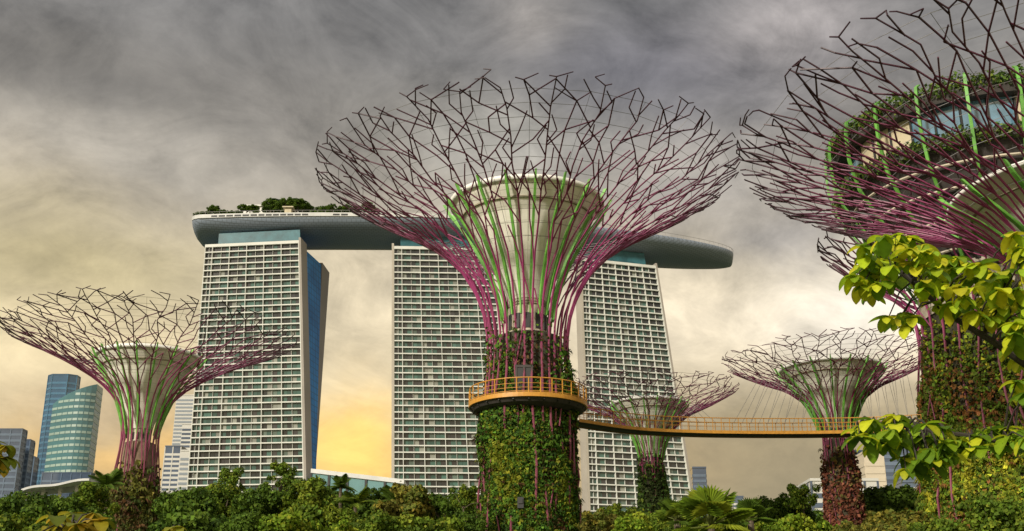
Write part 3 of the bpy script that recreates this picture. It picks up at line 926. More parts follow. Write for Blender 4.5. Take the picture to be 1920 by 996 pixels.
def supertree(label, X, Y, prof, rad, seed, pal, nleaf, leafsize, rc=6.6, hc=39.8, skin_top=27.5, n0=24, zb=30.2, stem='soil', fade=.75, thick=.6, lift=(-.5, -.3, -.1, .06, .22), cover=-.62):
    root = thing('supertree', (X, Y, 0), label, 'supertree', 'steel supertrees')
    pf = Prof(prof); rs_ = pf.r[-1]
    cr = rc / 6.6                                       # cone radius relative to the middle tree
    kz = (hc - zb) / 9.6
    zc = lambda z: zb + (z - 30.2) * kz
    rn = pf.rn; k_ = rn / 3.3
    zt = zb - 2.6 * k_
    zz = np.linspace(0, zt, 9)
    m = MB(); m.lathe([(float(pf.rad(z)) * .86, z) for z in zz] + [(rn * .6, zt + .3 * k_)], 40)
    m.build('trunk', M[stem], root, smooth=True)
    m = MB(); m.lathe([(rn * .65, zt - 2.5 * k_), (rn * .65, zt + .3 * k_), (rn * .4, zt + .3 * k_)], 32); m.build('plant_drum', M['under'], root)
    m = MB(); m.lathe([(rn * .5, zt), (rn * .5, zb), (rn * .3, zb)], 32); m.build('collar', M['concrete'], root)
    for k in range(12):
        w = 2 * PI * k / 12; ux, uy = Vector((math.cos(w), math.sin(w), 0)), Vector((math.sin(w), -math.cos(w), 0))
        m = MB(); m.box(uy * (rn * .5) + Vector((0, 0, zt + 1.3 * k_)), (.22 * k_, .05, .65 * k_), (ux, uy, Vector((0, 0, 1))))
        m.build('collar_opening', M['dark'], root)
    for i in range(6):
        z = zb + i * .2 * k_; m = MB()
        m.lathe([(rn * .42, z), (rn * .47, z), (rn * .47, z + .11 * k_), (rn * .42, z + .11 * k_)], 32); m.build('louvre', M['louvre'], root)
    # membrane cone with its white lip
    cz = [30.2, 31.5, 33, 34.5, 36, 37.3, 38.4, 39.2, 39.5]; crr = [1.3, 1.8, 2.45, 3.05, 3.85, 4.75, 5.65, 6.25, 6.45]
    m = MB(); m.lathe([(r * cr, zc(z)) for r, z in zip(crr, cz)] + [(6.0 * cr, zc(39.5)), (1.5 * cr, zc(31))], 64)
    m.build('cone', M['cone'], root, smooth=False)
    m = MB(); m.lathe([(6.35 * cr, zc(39.45)), (6.75 * cr, zc(39.55)), (6.8 * cr, zc(39.9)), (6.45 * cr, zc(40.05)), (6.0 * cr, zc(39.8)), (6.35 * cr, zc(39.45))], 72)
    m.build('cone_lip', M['white'], root, smooth=True)
    m = MB(); m.lathe([(5.62 * cr, zc(38.3)), (5.75 * cr, zc(38.34)), (5.75 * cr, zc(38.46)), (5.66 * cr, zc(38.5))], 72); m.build('cone_ring', M['louvre'], root)
    # bright green fins that follow the cone
    fz = [29.3, 30.6, 32, 34, 36, 37.6, 39, 40.1]; fr = [2.2, 2.45, 2.85, 3.6, 4.65, 5.7, 6.75, 7.35]
    for k in range(18):
        w = 2 * PI * (k + .25) / 18
        uy = Vector((math.sin(w), -math.cos(w), 0)); ux = Vector((math.cos(w), math.sin(w), 0))
        m = MB(); vs, fs = [], []
        for z, r in zip(fz, fr):
            c = uy * (r * cr) + Vector((0, 0, zc(z)))
            hw = .105 * cr * (1 if z < 39.9 else .6) * (.6 if z < 31 else 1); hd = .13 * cr
            vs += [c - ux * hw - uy * hd, c + ux * hw - uy * hd, c + ux * hw + uy * hd, c - ux * hw + uy * hd]
        for i in range(len(fz) - 1):
            for j in range(4): fs.append((i * 4 + j, i * 4 + (j + 1) % 4, i * 4 + 4 + (j + 1) % 4, i * 4 + 4 + j))
        fs += [(0, 1, 2, 3), tuple(len(vs) - 4 + j for j in (3, 2, 1, 0))]
        m.add(vs, fs); m.build('green_fin', M['green'], root)
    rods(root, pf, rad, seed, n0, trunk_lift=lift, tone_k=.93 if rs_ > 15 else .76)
    plant_skin(root, lambda z: pf.rad(z) * .92, 3, skin_top, nleaf, leafsize, pal, seed + 50, fade=fade, thick=thick, cover=cover)
    return root


t_mid = supertree('supertree in the middle with an orange ring walkway round its leafy trunk', 1.32, 94.5, PROF_MID, .072, 11, PAL_GREEN, 95000, .28, skin_top=28.5, n0=31, thick=.85)
supertree('supertree at the left with a bare brownish trunk, crown cut by the photo edge', -47.8, 147.9, PROF_LEFT, .076, 23, PAL_BROWN, 30000, .55, skin_top=26, lift=(-.5, -.4, -.3, -.1, .3), n0=25, thick=.75, stem='brown')
supertree('small supertree with a red brown trunk standing near the far end of the orange bridge', 31.5, 111.5, PROF_SMALL, .047, 37, PAL_RED, 17000, .34, rc=4.9, hc=29.2, skin_top=21.8, zb=23.2, fade=.25, lift=(-.45, -.4, -.35, -.1, .08), n0=23, cover=-1.2)
supertree('smallest supertree with a dark green trunk, behind the orange bridge', 15.1, 125.3, [(z * 1.0, r * .93) for z, r in PROF_SMALL], .046, 41, PAL_DARKG, 24000, .36, rc=4.0, hc=28.7, skin_top=23.3, zb=23.2, fade=.05, thick=.7, lift=(-.55, -.5, -.45), n0=22, cover=-2.5)
supertree('nearest supertree, its large plum crown and cream cone reaching in from the right edge', 41.0, 75.8, PROF_NEAR, .080, 53, PAL_YEL, 6000, .4, rc=9.4, hc=32.9, skin_top=24, n0=46, zb=26.3)


# orange ring walkway of the middle tree
def ring():
    root = bpy.data.objects.new('ring_walkway', None); col.objects.link(root); root.parent = t_mid
    R0, Z = 4.87, 22.0
    m = MB(); m.lathe([(3.2, Z + .05), (R0, Z + .05), (R0 + .06, Z + .03), (R0 + .06, Z - .32), (R0 - .05, Z - .34)], 72); m.build('deck_edge', M['orange'], root)
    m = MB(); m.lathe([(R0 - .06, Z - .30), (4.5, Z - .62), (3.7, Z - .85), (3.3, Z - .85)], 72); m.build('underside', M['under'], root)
    for k in range(24):
        w = 2 * PI * k / 24; u = Vector((math.sin(w), -math.cos(w), 0))
        m = MB(); m.tube([u * 3.5 + Vector((0, 0, Z - .92)), u * (R0 - .1) + Vector((0, 0, Z - .45))], .07, 4)
        m.build('bracket', M['dark'], root)
    n = 32
    for zz, r in ((1.2, .05), (.75, .022), (.4, .022), (.12, .03)):
        m = MB(); pts = [Vector((math.sin(2 * PI * k / 64) * R0, -math.cos(2 * PI * k / 64) * R0, Z + zz)) for k in range(65)]
        m.tube(pts, r, 5, cap=False); m.build('rail', M['orange'], root)
    for k in range(n):
        w = 2 * PI * k / n; u = Vector((math.sin(w), -math.cos(w), 0))
        m = MB(); m.tube([u * R0 + Vector((0, 0, Z)), u * R0 + Vector((0, 0, Z + 1.22))], .045, 5); m.build('post', M['orange'], root)
    # doorway and plant boxes on the stem behind the ring, a flood light lower down
    m = MB(); m.box((-.35, -3.35, 23.2), (.55, .12, 1.15)); m.build('doorway', M['dark'], root)
    m = MB(); m.box((-.35, -3.50, 23.2), (.10, .04, 1.2)); m.box((-.98, -3.45, 23.2), (.08, .06, 1.25)); m.box((.28, -3.45, 23.2), (.08, .06, 1.25)); m.box((-.35, -3.45, 24.45), (.72, .07, .1)); m.build('door_frame', M['under'], root)
    m = MB(); c = at(976, 943, 90.0) - Vector((1.32, 94.5, 0)); m.box(c, (.24, .22, .42)); m.box(c + Vector((0, -.24, .1)), (.16, .05, .18)); m.tube([c + Vector((0, .2, 0)), c + Vector((0, .9, .1))], .07, 5); m.build('floodlight', M['dark'], t_mid)


ring()


# ------------------------------------------------------------------ restaurant tree
def restaurant():
    X, Y = 46.6, 104.7
    root = thing('restaurant_supertree', (X, Y, 0), 'thick planted trunk at the right carrying a round glazed restaurant with hedged rim', 'supertree')
    tp = [(0, 11.2), (8, 10.3), (16, 9.35), (24, 8.5), (31, 7.8), (34, 7.9), (36, 8.2)]
    tz = np.array([q[0] for q in tp], float); trr = np.array([q[1] for q in tp], float)
    m = MB(); m.lathe([(r * .95, z) for z, r in tp], 56); m.build('trunk', M['soil'], root, smooth=True)
    m = MB(); m.lathe([(7.6, 32.5), (7.75, 36.4), (6, 36.4)], 56); m.build('collar', M['concrete'], root)
    for k in range(20):
        w = 2 * PI * k / 20
        m = MB()
        ux, uy = Vector((math.cos(w), math.sin(w), 0)), Vector((math.sin(w), -math.cos(w), 0))
        m.hexa([uy * 7.7 + ux * s1 * .25 + Vector((0, 0, 36.2 + dz_)) for s1, dz_ in ((-1, 0), (1, 0), (1, .9), (-1, .9))], [uy * 13.2 + ux * s1 * .25 + Vector((0, 0, 44.0 + dz_)) for s1, dz_ in ((-1, 0), (1, 0), (1, .5), (-1, .5))])
        m.build('beam', M['under'], root)
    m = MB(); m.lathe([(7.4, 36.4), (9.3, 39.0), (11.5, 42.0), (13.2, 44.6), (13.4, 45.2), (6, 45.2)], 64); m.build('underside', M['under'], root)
    m = MB()
    for r, z in ((8.6, 37.6), (10.2, 39.9), (11.8, 42.1), (13.0, 43.9)):
        m.tube([Vector((math.sin(2 * PI * k / 64) * r, -math.cos(2 * PI * k / 64) * r, z - .25)) for k in range(65)], .13, 5, cap=False)
    m.build('hoops', M['concrete'], root)
    m = MB(); m.lathe([(13.3, 44.9), (14.0, 45.0), (14.0, 46.0), (12.8, 46.0)], 64); m.build('lower_planter', M['under'], root)
    # storey of cream panels and bluish glass
    for k in range(36):
        a0_, a1_ = 2 * PI * k / 36, 2 * PI * (k + .94) / 36
        deg = (k / 36 * 360 + 180) % 360 - 180
        glass = not (-88 < deg < -55) and k % 6 != 5
        m = MB(); m.lathe([(12.8, 46.0), (13.0, 49.2)], 3, a0_, a1_)
        m.build('glass_panel' if glass else 'wall_panel', M['bluepane'] if glass else M['cream'], root)
    for k in range(36):
        w = 2 * PI * k / 36; u = Vector((math.sin(w), -math.cos(w), 0))
        m = MB(); m.tube([u * 13.0 + Vector((0, 0, 46)), u * 13.15 + Vector((0, 0, 49.2))], .10, 4)
        m.build('mullion', M['dark'], root)
    m = MB(); m.lathe([(12.5, 49.2), (14.1, 49.2), (14.4, 49.9), (14.2, 50.6), (12.0, 50.6), (2, 51.2), (0.01, 51.3)], 64); m.build('roof', M['under'], root)
    m = MB(); m.lathe([(12.7, 46.3), (2, 46.3)], 40); m.build('floor', M['under'], root)
    # green ribs
    for k in range(22):
        w = 2 * PI * (k + .4) / 22
        uy = Vector((math.sin(w), -math.cos(w), 0)); ux = Vector((math.cos(w), math.sin(w), 0))
        m = MB(); vs, fs = [], []
        for z, r in ((35.5, 8.6), (38, 10.0), (41, 12.2), (44, 14.2), (47, 15.0), (49.5, 15.1), (51.0, 14.9), (51.5, 14.2)):
            c = uy * r + Vector((0, 0, z)); vs += [c - ux * .14 - uy * .12, c + ux * .14 - uy * .12, c + ux * .14 + uy * .12, c - ux * .14 + uy * .12]
        for i in range(7):
            for j in range(4): fs.append((i * 4 + j, i * 4 + (j + 1) % 4, i * 4 + 4 + (j + 1) % 4, i * 4 + 4 + j))
        fs += [(0, 1, 2, 3), tuple(len(vs) - 4 + j for j in (3, 2, 1, 0))]
        m.add(vs, fs); m.build('green_fin', M['fin2'], root)
    # hedges on the two planter rims
    g = np.random.default_rng(5)
    Ps, Ns = [], []
    for (rr, zz, n, sp) in ((14.3, 50.4, 10000, .85), (14.0, 45.5, 8000, .8)):
        th = g.random(n) * 2 * PI; q = unit(g.normal(size=(n, 3))); lump = 1 + .35 * np.sin(th * 23 + 1) * np.sin(th * 9)
        off = q * (sp * lump * g.random(n) ** .4)[:, None]
        U = np.stack([np.sin(th), -np.cos(th), 0 * th], 1)
        Ps.append(U * rr + off * (1, 1, 1.25) + np.array([0, 0, zz])); Ns.append(unit(q + g.normal(0, .5, (n, 3))))
    P, Nn = np.concatenate(Ps), np.concatenate(Ns)
    C = np.array(PAL_DARKG)[g.integers(0, 5, len(P))] * g.uniform(.7, 1.3, (len(P), 1))
    quads('hedge', leaf_quads(P, Nn, .34 * g.uniform(.6, 1.3, len(P)), .45, .2, g), C, M['leaf'], root)
    plant_skin(root, lambda z: np.interp(z, tz, trr) * .98, 6, 33.0, 60000, .40, PAL_REST, 77, fade=.5, thick=.7, th0=PI, th1=2 * PI + .9)
    rods(root, Prof(PROF_REST), .085, 91, 30, wires=False, trunk_lift=(-.6, -.4, -.2, .1, .25))


M['bluepane'] = plain('blue_window_glass', (.10, .20, .28), .08, var=.5, scale=.4, spec=.7)
restaurant()


# ------------------------------------------------------------------ orange aerial walkway
def skyway():
    px = [(1072, 796), (1110, 802), (1150, 808), (1200, 813), (1260, 816), (1330, 818), (1420, 819), (1510, 819), (1590, 818), (1660, 816), (1730, 812)]
    pts = [at_z(x, y, 21.75) for x, y in px]
    # even resampling
    P = []
    for i in range(len(pts) - 1):
        for k in range(8): P.append(pts[i].lerp(pts[i + 1], k / 8))
    P.append(pts[-1])
    for _ in range(6): P = [P[0]] + [(P[i - 1] + P[i] * 2 + P[i + 1]) / 4 for i in range(1, len(P) - 1)] + [P[-1]]
    L = [0]
    for i in range(1, len(P)): L.append(L[-1] + (P[i] - P[i - 1]).length)
    def pa(s):
        i = int(np.searchsorted(L, s)) ; i = max(1, min(len(P) - 1, i)); f = (s - L[i - 1]) / max(1e-6, L[i] - L[i - 1]); return P[i - 1].lerp(P[i], f), (P[i] - P[i - 1]).normalized()
    root = thing('aerial_walkway', (P[0].x, P[0].y, 0), 'slender orange aerial footbridge running from the middle supertree to the right', 'footbridge')
    o = Vector((P[0].x, P[0].y, 0))
    tot = L[-1]; n = int(tot / .8)
    S = [pa(tot * i / n) for i in range(n + 1)]
    side = [Vector((-t.y, t.x, 0)) for _, t in S]
    def strip(prof, name, mat):
        vs, fs = [], []; k = len(prof)
        for (p, t), s in zip(S, side):
            for (u, z) in prof: vs.append(p + s * u + Vector((0, 0, z)) - o)
        for i in range(n):
            for j in range(k): fs.append((i * k + j, (i + 1) * k + j, (i + 1) * k + (j + 1) % k, i * k + (j + 1) % k))
        fs += [tuple(range(k)), tuple(n * k + j for j in range(k - 1, -1, -1))]
        MB().add(vs, fs).build(name, mat, root)
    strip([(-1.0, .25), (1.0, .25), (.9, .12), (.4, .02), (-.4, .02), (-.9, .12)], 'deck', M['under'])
    for u in (-1, 1):
        strip([(u * 1.02, 0.06), (u * 1.02, .34), (u * 1.10, .34), (u * 1.10, 0.06)], 'edge_beam', M['orange'])
        m = MB()
        for zz, r in ((1.5, .05), (1.1, .018), (.75, .018)): m.tube([p + s * (u * 1.08) + Vector((0, 0, zz)) - o for (p, t), s in zip(S, side)], r, 4, cap=False)
        m.build('handrail', M['orange'], root)
        m = MB()
        for (p, t), s in zip(S, side): m.tube([p + s * (u * 1.08) + Vector((0, 0, .3)) - o, p + s * (u * 1.16) + Vector((0, 0, 1.52)) - o], .04, 4)
        tag(m.build('railing_posts', M['orange'], root), kind='stuff')
    # stay cables up to the crowns
    def cable(pxb, pt):
        best = min(S, key=lambda q: abs(960 + F * q[0].x / (q[0].y * CP + (q[0].z - EYE) * SP) - pxb))
        m = MB(); m.tube([best[0] + Vector((0, .9, 1.4)) - o, pt - o], .022, 3, cap=False); m.build('stay_cable', M['wire'], root)
    for i in range(15): cable(1385 + i * 11, at(1428 + i * 7.6, 700 + i * i * .30, 109.5))
    for i in range(14): cable(1628 + i * 7.5, at(1612 + i * 6.5, 742 - i * 4.6, 109.5))
    for i in range(6): cable(1290 + i * 11, at(1278 + i * 5, 776 - i * 3.5, 121))


skyway()


# ------------------------------------------------------------------ trees and shrubs
def crown_mesh(name, seed, lobes, nleaf, leaf, pal, flat=.75, spread=1.0, sparse=0.0, top=.0):
    """unit crown (radius about 1, centre 0): leaves clothe a cloud of lobes"""
    g = np.random.default_rng(seed)
    L = []
    while len(L) < lobes:
        q = g.normal(size=3); q /= np.linalg.norm(q)
        rr = g.uniform(.4, 1.0) ** .8 if g.random() < .85 else g.uniform(0, .4)
        c = q * rr * np.array([spread, spread, flat]); c[2] += top * (1 - (c[0] ** 2 + c[1] ** 2))
        if c[2] < -.45: continue
        L.append((c, g.uniform(.11, .34) * (1 if rr < .9 else .75)))
    C_, Rr = np.array([q[0] for q in L]), np.array([q[1] for q in L])
    w = Rr ** 2; idx = g.choice(lobes, nleaf, p=w / w.sum())
    u = unit(g.normal(size=(nleaf, 3)) + np.array([0, 0, .25]))
    bump = 1 + .16 * np.sin(u @ np.array([5.1, 3.3, 4.2]) * 2 + idx)
    stick = np.where(g.random(nleaf) < .10, g.uniform(1.05, 1.45, nleaf), 1.0)
    P = C_[idx] + u * (Rr[idx] * bump * stick * g.uniform(.72, 1.05, nleaf))[:, None] * np.array([1, 1, .9])
    Nn = unit(u + g.normal(0, .55, (nleaf, 3)))
    pal = np.array(pal); lc = g.integers(0, len(pal), lobes)
    use = np.where(g.random(nleaf) < .65, lc[idx], g.integers(0, len(pal), nleaf))
    C = pal[use] * g.uniform(.65, 1.4, (nleaf, 1)) * g.uniform(.92, 1.08, (nleaf, 3))
    if sparse:
        keep = g.random(nleaf) > sparse; P, Nn, C = P[keep], Nn[keep], C[keep]
    V = leaf_quads(P, Nn, leaf * g.uniform(.6, 1.4, len(P)), .42, .25, g)
    o = quads('crown', V, C, M['leaf'])
    me = o.data; bpy.data.objects.remove(o)
    return me, L


def trunk_mesh(L, h, seed, r=.16):
    g = random.Random(seed)
    m = MB()
    fork = Vector((g.uniform(-.1, .1), g.uniform(-.1, .1), -.55))
    m.tube([(0, 0, -h), (g.uniform(-.05, .05), g.uniform(-.05, .05), -h * .6), fork], [r * 1.25, r, r * .8], 8)
    for c, rr in g.sample(L, min(14, len(L))):
        mid = fork.lerp(Vector(c), .5) + Vector((g.uniform(-.1, .1), g.uniform(-.1, .1), .06))
        m.tube([fork, mid, Vector(c)], [r * .5, r * .3, r * .1], 5)
    me_o = m.build('trunk', M['bark']); me = me_o.data; bpy.data.objects.remove(me_o)
    return me


TP_DARK = [(0.043, 0.081, 0.010), (0.062, 0.110, 0.012), (0.082, 0.138, 0.014), (0.098, 0.162, 0.016)]
TP_MID = [(0.064, 0.106, 0.011), (0.092, 0.152, 0.014), (0.129, 0.190, 0.017), (0.184, 0.228, 0.021)]
TP_BRIGHT = [(0.093, 0.154, 0.011), (0.132, 0.212, 0.014), (0.171, 0.244, 0.016), (0.233, 0.270, 0.020)]
TP_YEL = [(0.126, 0.119, 0.021), (0.182, 0.168, 0.025), (0.112, 0.140, 0.022), (0.238, 0.196, 0.028)]
KINDS = {}
for nm, pal, args in (('dark', TP_DARK, (46, 9000, .095)), ('mid', TP_MID, (44, 9000, .10)), ('bright', TP_BRIGHT, (44, 9000, .10)), ('yellow', TP_YEL, (40, 8000, .11)), ('sparse', TP_MID, (22, 2400, .12))):
    KINDS[nm] = []
    for s in range(3):
        me, L = crown_mesh('crown', 100 + 7 * s + len(nm), args[0], args[1], args[2], pal, flat=.8 if nm != 'sparse' else 1.0)
        KINDS[nm].append((me, L, .10 if nm != 'sparse' else .05))
_tree_i = 0


def tree(kind, px, py_top, wpx, Y, label, squash=1.0, name='broadleaf_tree', cat='tree', group='trees along the bottom of the view'):
    """a tree whose crown top shows at (px, py_top) and is wpx pixels wide at distance Y"""
    global _tree_i
    _tree_i += 1
    p = at(px, py_top, Y)
    w = wpx / ppm(Y, p.z) / 2
    hz = w * squash
    root = thing(name, (p.x, p.y, 0), label, cat, group, rz=_tree_i * 2.4)
    me, L, tr_ = KINDS[kind][_tree_i % 3]
    zc = p.z - hz * 1.0
    tm = trunk_mesh(L, zc / hz, _tree_i, tr_)
    c = link('crown', me, root); c.location = (0, 0, zc); c.scale = (w / 1.0, w / 1.0, hz)
    t = link('trunk', tm, root); t.location = (0, 0, zc); t.scale = (w, w, hz)
    return root


LEFT = [
    ('dark', 30, 912, 150, 96, 'dark rounded tree at the left edge below the slate office blocks'),
    ('dark', 105, 915, 130, 104, 'dark tree in front of the low white roof, second from the left edge'),
    ('mid', 172, 903, 95, 112, 'dark bushy tree just left of the left supertree trunk'),
    ('mid', 60, 950, 150, 82, 'mid green tree low in front, far left corner'),
    ('dark', 165, 945, 110, 86, 'dark low tree leaning against the left supertree trunk, left side'),
    ('dark', 352, 908, 120, 104, 'dark green tree just right of the left supertree trunk'),
    ('mid', 425, 898, 120, 112, 'green tree under the left hotel tower, its crown level with the tower foot'),
    ('dark', 385, 932, 190, 90, 'wide dark domed tree in front, right of the left supertree trunk'),
    ('sparse', 440, 873, 60, 118, 'thin twiggy tree poking up against the left hotel tower'),
    ('sparse', 528, 866, 70, 116, 'taller loose tree at the right foot of the left hotel tower'),
    ('dark', 500, 902, 120, 110, 'dark tree below the loose tall one at the left hotel tower'),
    ('mid', 585, 890, 110, 108, 'green tree in front of the left end of the teal podium'),
    ('bright', 545, 950, 150, 78, 'bright green rounded tree low in front of the dark wide one'),
    ('mid', 612, 925, 150, 92, 'broad green tree under the golden gap between two hotel towers'),
    ('dark', 470, 955, 130, 84, 'dark low tree between the wide domed tree and the bright green one'),
    ('dark', 700, 912, 110, 104, 'dark tree below the right end of the teal podium'),
    ('yellow', 762, 902, 120, 98, 'olive brown tree in front of the middle hotel tower foot'),
    ('dark', 835, 918, 110, 104, 'dark tree between the olive brown tree and the planted trunk'),
    ('mid', 705, 950, 130, 82, 'green tree low in front, below the feather palms'),
    ('mid', 795, 945, 150, 84, 'green rounded tree low in front of the olive brown one'),
    ('sparse', 872, 905, 62, 88, 'thin tree with pale bare stems beside the planted trunk'),
    ('dark', 872, 955, 80, 86, 'dark shrub at the left foot of the planted middle trunk'),
    ('bright', 640, 972, 110, 74, 'bright green shrub at the bottom edge below the golden gap'),
]
RIGHT = [
    ('yellow', 1125, 948, 75, 90, 'yellow green shrub right beside the planted middle trunk'),
    ('bright', 1190, 955, 110, 84, 'bright green shrub in front of the small green trunk'),
    ('mid', 1150, 935, 90, 130, 'mid green shrub behind the yellow green one at the right hotel tower foot'),
    ('mid', 1245, 948, 80, 96, 'green shrub between the small green trunk and the fan palms'),
    ('dark', 1440, 928, 60, 130, 'small rounded dark tree just right of the fan palms'),
    ('dark', 1478, 920, 90, 124, 'dark rounded tree left of the small red trunk'),
    ('sparse', 1503, 903, 70, 120, 'loose tall tree left of the small red trunk, above the rounded dark one'),
    ('bright', 1500, 955, 140, 84, 'bright green shrub in front of the rounded dark trees'),
    ('bright', 1430, 968, 90, 76, 'bright green low shrub right below the fan palms'),
    ('yellow', 1590, 968, 80, 80, 'olive low shrub at the foot of the small red trunk'),
    ('mid', 1870, 918, 150, 60, 'large yellowish green bush at the right bottom corner'),
    ('mid', 1760, 955, 120, 72, 'green bush at the foot of the thick planted trunk'),
]
for t in LEFT + RIGHT: tree(*t)
# trees behind, closing the gaps under the towers
k0 = 0
for px, yt, Yd in ((20, 925, 190), (130, 925, 200), (330, 912, 210), (400, 910, 190), (470, 912, 205), (545, 905, 195), (640, 915, 200), (720, 918, 190), (800, 920, 200), (880, 922, 190),
                   (1120, 955, 200), (1270, 955, 190), (1340, 960, 200), (1420, 952, 190), (1540, 950, 200), (1600, 950, 190)):
    tree(('dark', 'mid')[k0 % 2], px, yt, 120, Yd, 'half hidden tree filling the back of the treeline', group='trees filling the back of the treeline'); k0 += 1


def hedge(label, x0, x1, yt, Y, hh, pal, seed):
    a, b = at(x0, yt, Y), at(x1, yt, Y)
    root = thing('hedge', ((a.x + b.x) / 2, Y, 0), label, 'hedge')
    g = np.random.default_rng(seed); n = 9000
    L2 = (b.x - a.x) / 2
    u = g.uniform(-1, 1, n); v = g.random(n) * PI
    rr = 1 + .10 * np.sin(u * 14 + v * 3) + .06 * g.normal(size=n)
    e = np.sqrt(np.clip(1 - np.abs(u) ** 6, .05, 1))
    P = np.stack([u * L2, -np.cos(v) * 2.6 * rr * e, a.z - hh + np.sin(v) * hh * rr * e], 1)
    Nn = unit(np.stack([u * .4, -np.cos(v), np.sin(v)], 1) + g.normal(0, .5, (n, 3)))
    C = np.array(pal)[g.integers(0, 4, n)] * g.uniform(.6, 1.4, (n, 1))
    quads('foliage', leaf_quads(P, Nn, .42 * g.uniform(.6, 1.3, n), .45, .2, g), C, M['leaf'], root)
    m = MB()
    for i in range(9): m.tube([((i / 4 - 1) * L2 * .9, 0, 0), ((i / 4 - 1) * L2 * .9 + .2, .1, a.z - hh * .4)], [.22, .12], 6)
    m.build('stems', M['bark'], root)


hedge('dense dark green clipped hedge between the small red trunk and the thick planted trunk', 1606, 1752, 924, 118, 3.6, TP_DARK, 3)
hedge('lower olive hedge in front of the dark clipped one', 1612, 1752, 972, 100, 3.2, TP_YEL, 4)


def feather_palm(px, py, wpx, Y, label, seed, pal=TP_MID):
    p = at(px, py, Y); w = wpx / ppm(Y, p.z) / 2
    root = thing('feather_palm', (p.x, p.y, 0), label, 'palm', 'feather palms in the treeline')
    g = random.Random(seed)
    zc = p.z - w * .75
    m = MB(); m.tube([(0, 0, 0), (.15, 0, zc * .5), (0, 0, zc)], [.28, .2, .16], 8); m.build('trunk', M['bark'], root)
    for k in range(15):
        a = k * 2.4 + g.uniform(-.2, .2); el = g.uniform(.25, 1.25)
        m = MB(); pts = []
        for i in range(9):
            t = i / 8; r = w * t * math.cos(el) * 1.0; z = w * (t * math.sin(el) - .62 * t * t * math.cos(el))
            pts.append(Vector((r * math.cos(a), r * math.sin(a), zc + z)))
        m.tube(pts, [.05 * (1 - .1 * i) for i in range(9)], 4, [(.10, .12, .03)] * 9)
        sd = Vector((-math.sin(a), math.cos(a), 0))
        for i in range(1, 33):
            t = i / 32; x = t * 8; j = min(7, int(x)); q = pts[j].lerp(pts[j + 1], x - j); fw = (pts[j + 1] - pts[j]).normalized()
            Ln = w * .30 * math.sin(PI * min(1, .12 + t * .86)) + .1
            for s in (-1, 1):
                tip = q + (sd * s * .85 + fw * .55 + Vector((0, 0, -.35))).normalized() * Ln
                c = g.choice(pal); f = g.uniform(.8, 1.3); c = tuple(v * f for v in c)
                wd = fw * .055
                m.add([q - wd, q + wd, tip], [(0, 1, 2)], [c] * 3)
        m.build('frond', M['leaf'], root)


feather_palm(205, 872, 110, 118, 'feather palm with stiff dark fronds just left of the left supertree trunk', 1, TP_DARK)
feather_palm(668, 905, 110, 94, 'feather palm below the teal podium, left of the pair', 2)
feather_palm(738, 905, 90, 102, 'feather palm at the foot of the middle hotel tower, right of the pair', 3, TP_DARK)
feather_palm(640, 888, 70, 120, 'small feather palm in front of the teal podium', 4, TP_DARK)


def fan_palm(px, py, wpx, Y, label, seed, pal=TP_BRIGHT):
    p = at(px, py, Y); w = wpx / ppm(Y, p.z) / 2
    root = thing('fan_palm', (p.x, p.y, 0), label, 'palm', 'fan palms right of the middle trunk')
    g = random.Random(seed)
    zc = p.z - w * .62
    m = MB(); m.tube([(0, 0, 0), (.1, 0, zc * .5), (0, 0, zc)], [.3, .24, .2], 8); m.build('trunk', M['bark'], root)
    for k in range(20):
        a = k * 2.4 + g.uniform(-.2, .2); el = g.uniform(-.25, 1.35)
        fw = Vector((math.cos(a) * math.cos(el), math.sin(a) * math.cos(el), math.sin(el)))
        sd = Vector((-math.sin(a), math.cos(a), 0)); up = sd.cross(fw) * -1
        o = Vector((0, 0, zc)); hub = o + fw * w * .42
        m = MB(); m.tube([o, hub], [.05, .03], 4, [(.12, .14, .03)] * 2)
        ns = 24; c0 = g.choice(pal)
        for i in range(ns):
            b = (i / (ns - 1) - .5) * 3.6
            dr = fw * math.cos(b) + sd * math.sin(b)
            Ln = w * .55 * (.72 + .28 * math.cos(b * .8)) * g.uniform(.92, 1.05)
            mid = hub + dr * Ln * .55; tip = hub + dr * Ln + Vector((0, 0, -.22 * Ln)) + up * .0
            wd = dr.cross(up).normalized() * (.055 * w * .6)
            f = g.uniform(.75, 1.25); c = tuple(v * f for v in c0)
            m.add([hub, mid - wd, tip, mid + wd], [(0, 1, 2), (0, 2, 3)], [c] * 4)
        m.build('fan_leaf', M['leaf'], root)


fan_palm(1330, 926, 190, 66, 'largest fan palm with broad green fans in front of the right hotel tower', 1)
fan_palm(1268, 940, 110, 70, 'fan palm left of the largest one, beside the small green trunk', 2, TP_MID)
fan_palm(1405, 942, 110, 72, 'darker fan palm right of the largest one', 3, TP_DARK)

